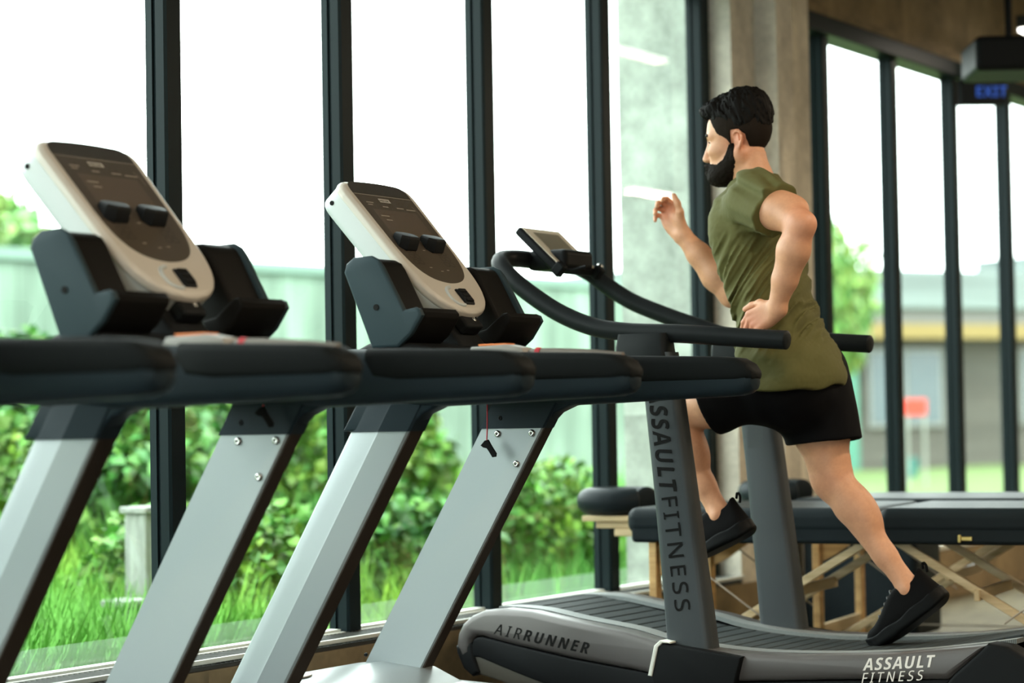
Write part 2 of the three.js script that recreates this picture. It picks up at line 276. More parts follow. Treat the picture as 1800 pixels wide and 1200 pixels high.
    add('foot', new THREE.CylinderGeometry(0.03, 0.035, 0.09, 16).translate(s * 0.34, 0.045, 0.4), M.rubber);
  }
  // running belt, deck and motor hood
  add('belt', prof([[0.6, 0.1], [2.06, 0.08], [2.1, 0.1], [2.1, 0.13], [2.06, 0.155], [0.6, 0.165]], -0.27, 0.27, 0.004), M.rubber);
  add('motor_hood', loft([[0.2, 0.05, 0.13, 0.7], [0.23, 0.05, 0.18, 0.78], [0.32, 0.05, 0.225, 0.84], [0.45, 0.05, 0.24, 0.86], [0.6, 0.05, 0.225, 0.86], [0.72, 0.06, 0.18, 0.84], [0.76, 0.08, 0.16, 0.8]].map(([z, y0, y1, w]) => rrect(0, (y0 + y1) / 2, w, y1 - y0, Math.min(0.05, (y1 - y0) / 2.1), 6).map(([x, y]) => [x, y, z]).reverse()), 0.6), M.hood);
  add('hood_emblem', new THREE.CylinderGeometry(0.06, 0.06, 0.004, 28).scale(1.5, 1, 0.6).translate(-0.15, 0.2405, 0.45), M.bezel);
  // cross shroud between the arms under the console
  add('shroud', prof([[0.80, 1.05], [0.80, 1.19], [0.86, 1.215], [0.96, 1.22], [1.06, 1.2], [1.13, 1.165], [1.17, 1.12], [1.15, 1.07], [1.0, 1.05]], -0.325, 0.325, 0.02), M.darkPlastic);
  // reading rack: two wings with a lip below
  for (const s of [-1, 1]) {
    const [xa, xb] = s > 0 ? [0.135, 0.335] : [-0.335, -0.135];
    const W = inset('rack_wing');
    mesh('back_panel', prof([[0.80, 1.418], [0.808, 1.44], [0.83, 1.455], [0.88, 1.455], [0.9, 1.445], [0.913, 1.427], [0.982, 1.3], [1.0, 1.255], [0.985, 1.20], [0.90, 1.19], [0.88, 1.23]], s > 0 ? 0.19 : xa + 0.014, s > 0 ? xb - 0.014 : -0.19, 0.012, 4), M.rack, W);
    mesh('side_panel', prof([[0.792, 1.418], [0.80, 1.442], [0.826, 1.46], [0.886, 1.462], [0.91, 1.45], [0.926, 1.43], [0.997, 1.305], [1.034, 1.311], [1.05, 1.305], [1.058, 1.288], [1.02, 1.235], [0.975, 1.2], [0.885, 1.2]], s > 0 ? xb - 0.022 : xa, s > 0 ? xb : xa + 0.022, 0.01, 4), M.rackSideLit, W);
    mesh('lip', prof([[0.93, 1.255], [0.97, 1.262], [1.03, 1.308], [1.045, 1.309], [1.056, 1.297], [1.055, 1.283], [1.02, 1.235], [0.98, 1.205], [0.94, 1.2]], s > 0 ? xa : xa + 0.016, s > 0 ? xb - 0.016 : xb, 0.007), M.rack, W);
    mesh('port', new THREE.CylinderGeometry(0.009, 0.009, 0.004, 12).rotateZ(Math.PI / 2).translate(s * 0.336, 1.315, 0.905), M.rubber, W);
  }
  // console tablet
  const C = part('console', T); C.position.set(0, 1.676, 0.691 - TZ); C.rotation.x = 0; // own axes: x across, y up along the face, z out of the face
  C.quaternion.setFromRotationMatrix(new THREE.Matrix4().makeBasis(V(1, 0, 0), V(0, 0.749, -0.6626), V(0, 0.6626, 0.749)));
  const outline = (k, b = 0) => { const h = new THREE.Shape(), w = 0.185 - k; h.moveTo(-w, -0.02); h.bezierCurveTo(-w, 0.03 - k, -w + 0.02, 0.042 - k, -w + 0.06, 0.044 - k); h.quadraticCurveTo(0, 0.056 - k, w - 0.06, 0.044 - k); h.bezierCurveTo(w - 0.02, 0.042 - k, w, 0.03 - k, w, -0.02); h.lineTo(w - 0.01, -0.3); h.bezierCurveTo(w - 0.012, -0.42 + k, w - 0.07, -0.492 + k, 0, -0.494 + k); h.bezierCurveTo(-w + 0.07, -0.492 + k, -w + 0.012, -0.42 + k, -w + 0.01, -0.3); h.closePath(); return h; };
  const ext = (s, d, bv, seg = 4) => new THREE.ExtrudeGeometry(s, { depth: d, bevelEnabled: bv > 0, bevelSize: bv, bevelThickness: bv, bevelOffset: -bv, bevelSegments: seg, curveSegments: 14 });
  mesh('front_shell', toCreasedNormals(ext(outline(0), 0.0, 0.018).translate(0, 0, -0.018), 0.8), M.bezel, C);
  mesh('back_shell', toCreasedNormals(ext(outline(0.002), 0.045, 0.022).translate(0, 0, -0.076), 0.8), M.bezelSide, C);
  // glass with its print
  const gl = new THREE.Shape(); gl.moveTo(-0.152, 0.0); gl.bezierCurveTo(-0.15, 0.03, -0.13, 0.036, -0.1, 0.037); gl.quadraticCurveTo(0, 0.044, 0.1, 0.037); gl.bezierCurveTo(0.13, 0.036, 0.15, 0.03, 0.152, 0.0); gl.lineTo(0.148, -0.22); gl.bezierCurveTo(0.143, -0.33, 0.1, -0.372, 0, -0.376); gl.bezierCurveTo(-0.1, -0.372, -0.143, -0.33, -0.148, -0.22); gl.closePath();
  const gg = ext(gl, 0.0015, 0); { const p = gg.attributes.position, u = gg.attributes.uv; for (let i = 0; i < p.count; i++) u.setXY(i, (p.getX(i) + 0.155) / 0.31, (p.getY(i) + 0.38) / 0.424); }
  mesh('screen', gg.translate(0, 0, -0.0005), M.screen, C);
  // brow of the screen, a darker strip above the white line
  const padShape = new THREE.Shape(); padShape.moveTo(-0.036, -0.006); padShape.lineTo(-0.03, 0.02); padShape.lineTo(-0.012, 0.03); padShape.lineTo(0.024, 0.026); padShape.quadraticCurveTo(0.038, 0.02, 0.036, 0.004); padShape.lineTo(0.02, -0.018); padShape.lineTo(-0.02, -0.02); padShape.closePath();
  for (const x of [-0.085, 0.055]) { const p = mesh('paddle', toCreasedNormals(ext(padShape, 0.022, 0.006), 0.5), M.darkPlastic, C); p.position.set(x, -0.228, -0.004); p.rotation.x = -0.5; p.scale.set(1.35, 1.3, 1.3); }
  // thumb dish, key block, socket
  const dish = mesh('key_dish', new THREE.TorusGeometry(0.036, 0.006, 8, 28, Math.PI * 1.1).rotateZ(Math.PI * 0.5).translate(-0.03, -0.43, 0.0), M.bezelSide, C);
  const keys = mesh('key_block', prof([[-0.03, 0], [0.03, 0], [0.03, 0.006], [0.015, 0.012], [-0.02, 0.012], [-0.03, 0.006]], -0.024, 0.024, 0.003).rotateX(Math.PI / 2).scale(1, 1, -1).scale(1, 1, -1), M.darkPlastic, C); keys.position.set(0.012, -0.432, -0.002);
  for (let i = 0; i < 3; i++) mesh('key', box(-0.008, 0.028, -0.456 + i * 0.018, -0.443 + i * 0.018, 0.008, 0.013, 0.002), M.rubber, C);
  const so = mesh('socket', [box(-0.045, 0.045, -0.53, -0.478, -0.06, -0.02, 0.01)], M.darkPlastic, C);
  mesh('jack', new THREE.TorusGeometry(0.006, 0.002, 6, 14).translate(0.012, -0.502, -0.019), M.steel, C);
  mesh('vent_hole', new THREE.CylinderGeometry(0.007, 0.007, 0.004, 14).rotateZ(Math.PI / 2).translate(-0.1822, 0.0, -0.06), M.rubber, C);
  mesh('neck', prof([[0.86, 1.2], [1.03, 1.2], [0.95, 1.3], [0.83, 1.44], [0.76, 1.4]], -0.07, 0.07, 0.02), M.darkPlastic, T).position.z = -TZ;
  return T;
}
const TREAD = [[0.175, 'silver treadmill next to the curved treadmill, console nearer the runner'], [-1.094, 'silver treadmill with the large blurred console at the left'], [-2.43, 'nearest treadmill, only its dark arm showing at the left edge']];
{
  const proto = makeTreadmill(TREAD[0][1]);
  proto.position.x = TREAD[0][0];
  for (const [x, label] of TREAD.slice(1)) { const c = proto.clone(); c.name = numbered('treadmill'); c.position.x = x; c.userData = { ...proto.userData, label }; scene.add(c); }
  // stop clips hanging on their cords
  const clip = (x, y0, y1, z, turn, cordLabel) => {
    const t = thing('stop_clip', cordLabel, 'clip', [x, y1, z], turn, 'treadmill stop clips');
    mesh('cord', tube([V(0, y0 - y1, 0.004), V(0.002, (y0 - y1) / 2, 0.002), V(0, 0.0, 0)], 0.0022, 12, 6), M.red, t);
    const s = new THREE.Shape([[-0.012, 0.006], [0.004, 0.01], [0.02, -0.02], [0.042, -0.055], [0.04, -0.068], [0.026, -0.07], [0.008, -0.04], [-0.002, -0.026], [-0.02, -0.022], [-0.03, -0.014], [-0.024, -0.008]].map(([a, b]) => new THREE.Vector2(a, b)));
    mesh('jaw', new THREE.ExtrudeGeometry(s, { depth: 0.012, bevelEnabled: true, bevelSize: 0.003, bevelThickness: 0.003, bevelSegments: 2 }).scale(0.62, 0.62, 0.62).rotateY(-Math.PI / 2 + 0.3).translate(0.006, 0, 0), M.rubber, t);
  };
  clip(0.44, 1.04, 0.925, 0.887, 0, 'black stop clip on a red cord before the bolted upright');
  clip(-0.83, 1.042, 1.03, 1.015, 0.2, 'black stop clip tucked under the arm of the left treadmill');
}
// ---------- the curved treadmill ----------
Object.assign(M, {
  arGrey: std(0.115, 0.106, 0.104, 0.4, 0.45),
  arUpright: std(0.036, 0.043, 0.048, 0.5, 0.25),
  arBlack: blk(0.008, 0.009, 0.01, 0.5),
  arFrame: std(0.045, 0.04, 0.03, 0.6),
  slat: blk(0.035, 0.042, 0.044, 0.6, { bumpMap: fineBump, bumpScale: 0.0004 }),
  gripTape: std(0.32, 0.35, 0.35, 0.55, 0.3),
  foam: blk(0.012, 0.014, 0.015, 0.42),
  white: std(0.85, 0.82, 0.78, 0.5),
  print: blk(0.008, 0.008, 0.008, 0.6),
  consoleFace: std(0.6, 0.53, 0.42, 0.4),
});
{
  // perforated grip strip beside the belt: dimples in rows
  const dots = dataTexture(128, (u, v) => { const a = (u * 8) % 1 - 0.5, b = (v * 8 + (Math.floor(u * 8) % 2) * 0.5) % 1 - 0.5; return Math.hypot(a, b) < 0.3 ? 0.12 : 0.95; }, true);
  M.gripTape.map = dots;
  const XN = 1.03, XF = 1.83, T = thing('curved_treadmill', 'black and grey curved manual treadmill carrying the runner', 'treadmill', [1.43, 0, 1.35]);
  const add = (name, g, m, parent = T) => { const o = mesh(name, g, m, parent); if (parent === T) o.position.set(-1.43, 0, -1.35); return o; };
  const grp = (name) => { const o = part(name, T); o.position.set(-1.43, 0, -1.35); return o; };
  // running surface height over distance from the glass
  const belt = new THREE.CatmullRomCurve3([[0.40, 0.30], [0.44, 0.345], [0.52, 0.365], [0.65, 0.35], [0.9, 0.303], [1.12, 0.268], [1.35, 0.246], [1.58, 0.24], [1.83, 0.252], [2.1, 0.288], [2.28, 0.325], [2.38, 0.34], [2.45, 0.325], [2.48, 0.28]].map(([z, y]) => V(0, y, z)), false, 'centripetal');
  const len = belt.getLength(), N = Math.round(len / 0.0555), slatG = box(-0.235, 0.235, -0.02, 0, -0.0255, 0.0255, 0.004);
  for (let i = 0; i < N; i++) { const u = (i + 0.5) / N, p = belt.getPointAt(u), d = belt.getTangentAt(u); const o = mesh('slat', slatG, M.slat, T); o.position.set(0, p.y, p.z - 1.35); o.rotation.x = -Math.atan2(d.y, d.z); }
  // lower half of the belt and rollers, mostly hidden
  add('belt_return', prof([[0.42, 0.2], [1.4, 0.12], [2.44, 0.2], [2.44, 0.24], [1.4, 0.17], [0.42, 0.26]], 1.2, 1.66), M.slat);
  for (const [z, y] of [[0.5, 0.26], [2.38, 0.24]]) add('roller', rod(V(1.14, y, z), V(1.72, y, z), 0.07, 20), M.arBlack);
  // top line of the side covers
  const topLine = [[0.56, 0.364], [0.67, 0.358], [0.82, 0.333], [1.03, 0.303], [1.134, 0.279], [1.395, 0.252], [1.63, 0.251], [1.93, 0.268], [2.18, 0.299], [2.24, 0.308]];
  for (const s of [-1, 1]) {
    const x = (o) => s < 0 ? XN + o : XF - o, pr = (pts, o0, o1, b) => { const [a, c] = [x(o0), x(o1)].sort((p, q) => p - q); return prof(pts, a, c, b); };
    const S = grp('side_cover');
    // grey shell with a rounded nose
    const nose = [[0.44, 0.262], [0.378, 0.235], [0.385, 0.275], [0.405, 0.31], [0.44, 0.338], [0.49, 0.357]];
    const low = [[2.115, 0.2], [1.8, 0.185], [1.4, 0.16], [1.132, 0.173], [0.818, 0.212], [0.6, 0.248], [0.48, 0.27]];
    mesh('shell', pr([...nose.slice(1), ...topLine, ...low, [0.455, 0.268], [0.44, 0.255], [0.435, 0.21], [0.4, 0.19]], 0, 0.1, 0.02), M.arGrey, S);
    // black band and lower frame
    mesh('band', pr([[0.43, 0.2], [0.445, 0.258], [0.46, 0.266], [0.48, 0.268], [0.6, 0.246], [0.818, 0.21], [1.132, 0.172], [1.4, 0.158], [1.8, 0.183], [2.12, 0.2], [2.06, 0.1], [0.8, 0.1], [0.6, 0.158], [0.467, 0.2]], 0.006, 0.09, 0.006), M.arBlack, S);
    mesh('lower_frame', pr([[0.385, 0.22], [0.40, 0.19], [0.432, 0.15], [0.55, 0.122], [0.75, 0.05], [2.2, 0.05], [2.25, 0.12], [0.8, 0.14], [0.6, 0.19], [0.44, 0.215]], 0.012, 0.085, 0.006), M.arFrame, S);
    mesh('nose_cap', pr([[0.376, 0.235], [0.38, 0.21], [0.405, 0.16], [0.44, 0.135], [0.47, 0.15], [0.45, 0.2], [0.44, 0.25]], 0.002, 0.1, 0.012), M.arBlack, S);
    // black tail
    mesh('tail', pr([[2.24, 0.312], [2.13, 0.215], [2.04, 0.10], [2.45, 0.08], [2.5, 0.14], [2.46, 0.2], [2.36, 0.275], [2.3, 0.305]], -0.002, 0.1, 0.014), M.arBlack, S);
    for (const z of [0.62, 2.3]) mesh('foot', new THREE.CylinderGeometry(0.035, 0.04, 0.08, 18).translate(x(0.05), 0.04, z), M.rubber, S);
    // grip strip between cover and belt
    const strip = [[0.5, 0.362], ...topLine.slice(0, -1), [2.3, 0.318]];
    const fine = smoothPts(strip, 60, false), pos = [], uv = [], idx = [], [a, b] = [x(0.085), x(0.16)].sort((p, q) => p - q); let L = 0;
    const flat = [];
    for (let i = 0; i + 1 < fine.length; i++) { const [z0, y0] = fine[i], [z1, y1] = fine[i + 1]; flat.push([z0, y0, z1, y1]); }
    const ring = fine.map(([z, y]) => [[a, y + 0.002, z], [b, y + 0.002, z], [b, y - 0.012, z], [a, y - 0.012, z]]);
    const gs = loft(ring, 0.3); { const p = gs.attributes.position, u = gs.attributes.uv; for (let i = 0; i < p.count; i++) u.setXY(i, p.getX(i) * 30, p.getZ(i) * 30); }
    mesh('grip_strip', gs, M.gripTape, S);
    mesh('inner_wall', pr([[0.45, 0.14], [0.5, 0.34], ...topLine.map(([z, y]) => [z, y - 0.02]), [2.3, 0.1]], 0.09, 0.155, 0), M.arBlack, S);
  }
  add('cross_member', [box(XN + 0.05, XF - 0.05, 0.06, 0.12, 0.55, 0.65, 0.01), box(XN + 0.05, XF - 0.05, 0.06, 0.12, 2.2, 2.3, 0.01)], M.arFrame);
  // uprights
  for (const s of [-1, 1]) {
    const xc = s < 0 ? 1.085 : 1.775, U = grp('upright');
    const ring = (y, z0, z1, w) => { const r = rrect(0, 0, w, z1 - z0, 0.026, 5).map(([a, b]) => [xc + a, y, (z0 + z1) / 2 + b]); return r.reverse(); };
    mesh('post', loft([ring(0.2, 1.17, 1.335, 0.085), ring(0.5, 1.148, 1.298, 0.082), ring(0.8, 1.122, 1.26, 0.078), ring(1.04, 1.098, 1.228, 0.075), ring(1.2, 1.083, 1.205, 0.074)], 0.5), M.arUpright, U);
    mesh('clamp', loft([[1.185, 1.0, 1.19, 0.085], [1.22, 1.0, 1.185, 0.085], [1.262, 1.005, 1.18, 0.075]].map(([y, z0, z1, w]) => rrect(0, 0, w, z1 - z0, 0.02).map(([a, b]) => [xc + a, y, (z0 + z1) / 2 + b]).reverse())), M.foam, U);
    // foot block with its pale edge strip
    const bx = (o0, o1) => (s < 0 ? [XN + o0, XN + o1] : [XF - o1, XF - o0]);
    mesh('foot_block', prof([[1.135, 0.172], [1.158, 0.262], [1.175, 0.275], [1.2, 0.272], [1.45, 0.243], [1.415, 0.12], [1.14, 0.12]], ...bx(-0.025, 0.1), 0.008), M.arBlack, U);
    mesh('edge_strip', prof([[1.123, 0.172], [1.137, 0.17], [1.16, 0.262], [1.178, 0.277], [1.205, 0.276], [1.205, 0.281], [1.168, 0.285], [1.148, 0.268]], ...bx(-0.028, 0.06), 0.003), M.ledge, U);
    if (s > 0) mesh('warning_sticker', box(xc - 0.0385, xc - 0.0375, 0.862, 0.955, 1.14, 1.2), std(0.03, 0.038, 0.042, 0.6), U);
  }
  // handlebar loop
  const bars = [[1.10, 1.226, 1.585], [1.10, 1.24, 1.42], [1.10, 1.258, 1.22], [1.10, 1.271, 1.02], [1.10, 1.29, 0.90], [1.10, 1.34, 0.77], [1.10, 1.41, 0.655], [1.105, 1.47, 0.575], [1.125, 1.512, 0.525], [1.17, 1.535, 0.50], [1.26, 1.545, 0.495], [1.43, 1.545, 0.495], [1.60, 1.545, 0.495], [1.70, 1.535, 0.50], [1.745, 1.512, 0.525], [1.765, 1.47, 0.575], [1.77, 1.41, 0.67], [1.77, 1.36, 0.79], [1.77, 1.31, 0.93], [1.77, 1.272, 1.05], [1.77, 1.258, 1.22], [1.77, 1.24, 1.42], [1.77, 1.226, 1.585]].map((p) => V(...p));
  const H = add('handlebar', tube(bars, 0.0305, 160, 18), M.foam);
  // console on the cross part of the bar
  const C = grp('console'); { const d = V(0, -0.145, 0.155).normalize(), n = V(0, d.z, -d.y); const K = part('display', C); K.position.set(1.43, 1.585, 0.575); K.quaternion.setFromRotationMatrix(new THREE.Matrix4().makeBasis(V(1, 0, 0), d.clone().negate(), n)); void K;
    mesh('case', box(-0.135, 0.135, -0.11, 0.11, -0.032, 0, 0.01), M.arBlack, K);
    mesh('face', box(-0.125, 0.125, -0.1, 0.1, -0.001, 0.003, 0.002), M.consoleFace, K);
    mesh('screen', box(-0.085, 0.085, -0.03, 0.075, 0.002, 0.005, 0.001), std(0.2, 0.17, 0.12, 0.25), K);
    for (let i = 0; i < 4; i++) mesh('button', box(-0.09 + i * 0.05, -0.06 + i * 0.05, -0.08, -0.06, 0.002, 0.007, 0.003), std(0.5, 0.44, 0.34, 0.5), K);
    mesh('latch', box(-0.15, -0.115, -0.13, -0.095, -0.03, 0.016, 0.006), M.arBlack, K);
    mesh('latch', box(0.115, 0.15, -0.13, -0.095, -0.03, 0.016, 0.006), M.arBlack, K); }
  mesh('console_bracket', [box(1.33, 1.53, 1.505, 1.575, 0.5, 0.66, 0.02), tube([V(1.36, 1.52, 0.6), V(1.34, 1.50, 0.66), V(1.36, 1.51, 0.72)], 0.006, 16, 8)[0]], M.arBlack, C);
  mesh('knob', new THREE.SphereGeometry(0.014, 14, 10).translate(1.62, 1.525, 0.63), M.steel, C);
  // lettering: flat print on the covers and the near post
  const onSide = (g, z, y, tilt, x) => g.rotateZ(tilt).rotateY(-Math.PI / 2).translate(x, y, z);  // x of the text runs towards +z, seen from -x
  { // AIR thin, RUNNER bold, leaning, following the slope of the cover
    const a = letters('AIR', fReg, 0.037, 0.3, 0.012), b = letters('RUNNER', fBold, 0.037, 0.3, 0.008); b.translate(a.userData.width - 0.004, 0, 0);
    add('lettering', onSide(merge([a, b]), 0.53, 0.281, -0.145, XN - 0.0004), M.print);
    const c = letters('ASSAULT', fBold, 0.036, 0.35, 0.003), d = letters('FITNESS', fReg, 0.03, 0.35, 0.008); d.translate(-0.012, -0.037, 0);
    add('lettering', onSide(merge([c, d]), 1.846, 0.216, 0.09, XN - 0.0004), M.white);
    const e = letters('ASSAULT', fBold, 0.06, 0.0, 0.004), f = letters('FITNESS', fReg, 0.054, 0.0, 0.008), slantE = 0.18;
    e.applyMatrix4(new THREE.Matrix4().set(1, slantE, 0, 0, 0, 1, 0, 0, 0, 0, 1, 0, 0, 0, 0, 1)); e.scale(0.335 / e.userData.width, 1, 1); f.scale(0.385 / f.userData.width, 1, 1).translate(0.345, 0.003, 0);
    const o = mesh('lettering', merge([e, f]), M.print, T);
    // reads downwards on the outer face of the near post
    const along = V(-0.0062, -0.985, 0.118).normalize(), upv = V(0, 0.118, 0.985); upv.addScaledVector(along, -upv.dot(along)).normalize();
    o.quaternion.setFromRotationMatrix(new THREE.Matrix4().makeBasis(along, upv, new THREE.Vector3().crossVectors(along, upv)));
    o.position.set(1.0466 - 1.43, 1.085, 1.118 - 1.35);
  }
}
// ---------- massage tables behind the runner ----------
Object.assign(M, {
  leather: blk(0.012, 0.017, 0.02, 0.4, { bumpMap: fineBump, bumpScale: 0.0003 }),
  wood: std(0.72, 0.46, 0.2, 0.5, 0, { map: woodTex }),
  paleWood: std(0.82, 0.66, 0.42, 0.5, 0, { map: woodTex }),
  brass: std(0.7, 0.55, 0.2, 0.3, 1),
  cable: std(0.35, 0.3, 0.24, 0.5, 0.3),
});
function massageTable(label, x, z, turn) {
  // own axes: x along the table from the head end, z = 0 the side near the viewer, -0.7 the far side
  const T = thing('massage_table', label, 'massage table', [x, 0, z], turn, 'folding massage tables');
  const L = 1.92, W = 0.7, top = 0.655;
  for (const k of [0, 1]) {
    const half = part('half', T);
    mesh('cushion', new RoundedBoxGeometry(L / 2 - 0.004, 0.1, W, 6, 0.04).translate(L * (0.25 + 0.5 * k), top - 0.05, -W / 2), M.leather, half);
    mesh('apron', [box(k * L / 2 + 0.002 + (k ? 0 : 0.02), (k + 1) * L / 2 - 0.002 - (k ? 0.02 : 0), top - 0.13, top - 0.05, -W + 0.004, -0.004, 0.016)], M.leather, half);
  }
  for (const k of [0, 1]) {
    const ux = (u) => k ? L - u : u;
    for (const zz of [-0.05, -W + 0.05]) {
      mesh('leg', [grainUV(bar(V(ux(0.1), 0.0, zz), V(ux(0.1), 0.53, zz), 0.055, 0.03, 0.004, V(1, 0, 0)), 1)], M.wood, T);
      mesh('strut', [grainUV(bar(V(ux(0.14), 0.07, zz + (zz < -0.3 ? 0.04 : -0.04)), V(ux(0.92), 0.54, zz + (zz < -0.3 ? 0.04 : -0.04)), 0.022, 0.03, 0.004), 1)], M.paleWood, T);
      mesh('cable', rod(V(ux(0.16), 0.51, zz), V(ux(0.52), 0.25, zz), 0.0035, 6), M.cable, T);
      mesh('cable', rod(V(ux(0.1), 0.1, zz), V(ux(0.9), 0.1, zz), 0.0035, 6), M.cable, T);
      mesh('gusset', prof([[0, 0.53], [0.16, 0.53], [0.16, 0.5], [0.06, 0.43], [0, 0.4]].map(([a, b]) => [a, b]), -0.01, 0.01, 0.002).rotateY(k ? -Math.PI / 2 : Math.PI / 2).translate(ux(0.12), 0, zz), M.wood, T);
    }
    mesh('cross_rail', [bar(V(ux(0.1), 0.12, -0.06), V(ux(0.1), 0.12, -W + 0.06), 0.02, 0.05, 0.003), bar(V(ux(0.1), 0.5, -0.04), V(ux(0.1), 0.5, -W + 0.04), 0.025, 0.06, 0.003), bar(V(ux(0.62), 0.345, -0.07), V(ux(0.62), 0.345, -W + 0.07), 0.02, 0.04, 0.003)], M.paleWood, T);
  }
  mesh('latch', [box(L / 2 + 0.305, L / 2 + 0.345, 0.54, 0.556, -0.008, 0.002, 0.003), box(L / 2 + 0.295, L / 2 + 0.306, 0.534, 0.562, -0.006, 0.006, 0.003)], M.brass, T);
  // face cradle: horseshoe cushion on a slatted wooden plate
  const F = part('face_cradle', T);
  const hs = []; for (let i = 0; i <= 20; i++) { const a = (40 + 280 * i / 20) * Math.PI / 180; hs.push(V(-0.16 + 0.115 * Math.cos(a), 0.667, -W / 2 + 0.105 * Math.sin(a))); }
  mesh('cushion', tube(hs, 0.053, 50, 16), M.leather, F);
  mesh('plate', [box(-0.27, -0.02, 0.592, 0.614, -W / 2 - 0.12, -W / 2 + 0.12, 0.004)], M.paleWood, F);
  mesh('slat', box(-0.22, 0.0, 0.565, 0.591, -W / 2 + 0.05, -W / 2 + 0.1, 0.004), M.paleWood, F);
  mesh('slat', box(-0.22, 0.0, 0.565, 0.591, -W / 2 - 0.1, -W / 2 - 0.05, 0.004), M.paleWood, F);
  mesh('slat', box(-0.14, 0.02, 0.535, 0.564, -W / 2 - 0.11, -W / 2 + 0.11, 0.004), M.paleWood, F);
  return T;
}
massageTable('black padded massage table with wooden struts directly behind the runner', 2.06, 0.47, -Math.acos(0.12));
massageTable('second black massage table, farther from the camera, partly hidden', 2.98, 0.72, -Math.acos(0.12));
{ // black equipment case under the second table
  const c = thing('equipment_case', 'black case standing on the floor behind the massage tables', 'case', [4.16, 0, 0.57], 0);
  mesh('body', box(-0.16, 0.16, 0.012, 0.52, -0.26, 0.28, 0.03, 3), M.leather, c);
  mesh('handle', tube([V(0, 0.51, -0.1), V(0, 0.54, -0.09), V(0, 0.54, 0.09), V(0, 0.51, 0.1)], 0.009, 24, 8), M.rubber, c);
  for (const z of [-0.15, 0.18]) mesh('caster', new THREE.CylinderGeometry(0.02, 0.02, 0.3, 12).rotateZ(Math.PI / 2).translate(0, 0.02, z), M.rubber, c);
}
{ // sign and projector
  const s = thing('exit_sign', 'black box sign with blue lettering hung on the window head', 'sign', [6.86, 2.78, 0.2], -0.95);
  mesh('housing', box(-0.15, 0.11, -0.075, 0.075, -0.04, 0.03, 0.008), M.arBlack, s);
  const lit = new THREE.MeshStandardMaterial({ color: lin(0.02, 0.06, 0.3), emissive: lin(0.03, 0.12, 0.6), emissiveIntensity: 0.25 });
  mesh('lettering', letters('EXIT', fBold, 0.06, 0.0, 0.002, 0.003).translate(-0.065, -0.03, 0.03), lit, s);
  mesh('bracket', box(-0.03, 0.03, 0.07, 0.2, -0.06, -0.02, 0.004), M.arBlack, s);
  const p = thing('projector', 'black projector hanging on a pole from the ceiling at top right', 'projector', [5.32, 2.7, 0.98], -1.05);
  mesh('body', box(-0.3, 0.3, -0.085, 0.085, -0.22, 0.22, 0.03, 3), M.arBlack, p);
  mesh('lens', new THREE.CylinderGeometry(0.05, 0.055, 0.06, 20).rotateX(Math.PI / 2).translate(0.14, 0, 0.24), M.darkPlastic, p);
  mesh('pole', rod(V(-0.1, 0.08, 0), V(-0.1, TOP - 2.71, 0), 0.018, 12), M.arBlack, p);
  mesh('plate', box(-0.18, -0.02, 0.08, 0.1, -0.08, 0.08, 0.004), M.darkPlastic, p);
}
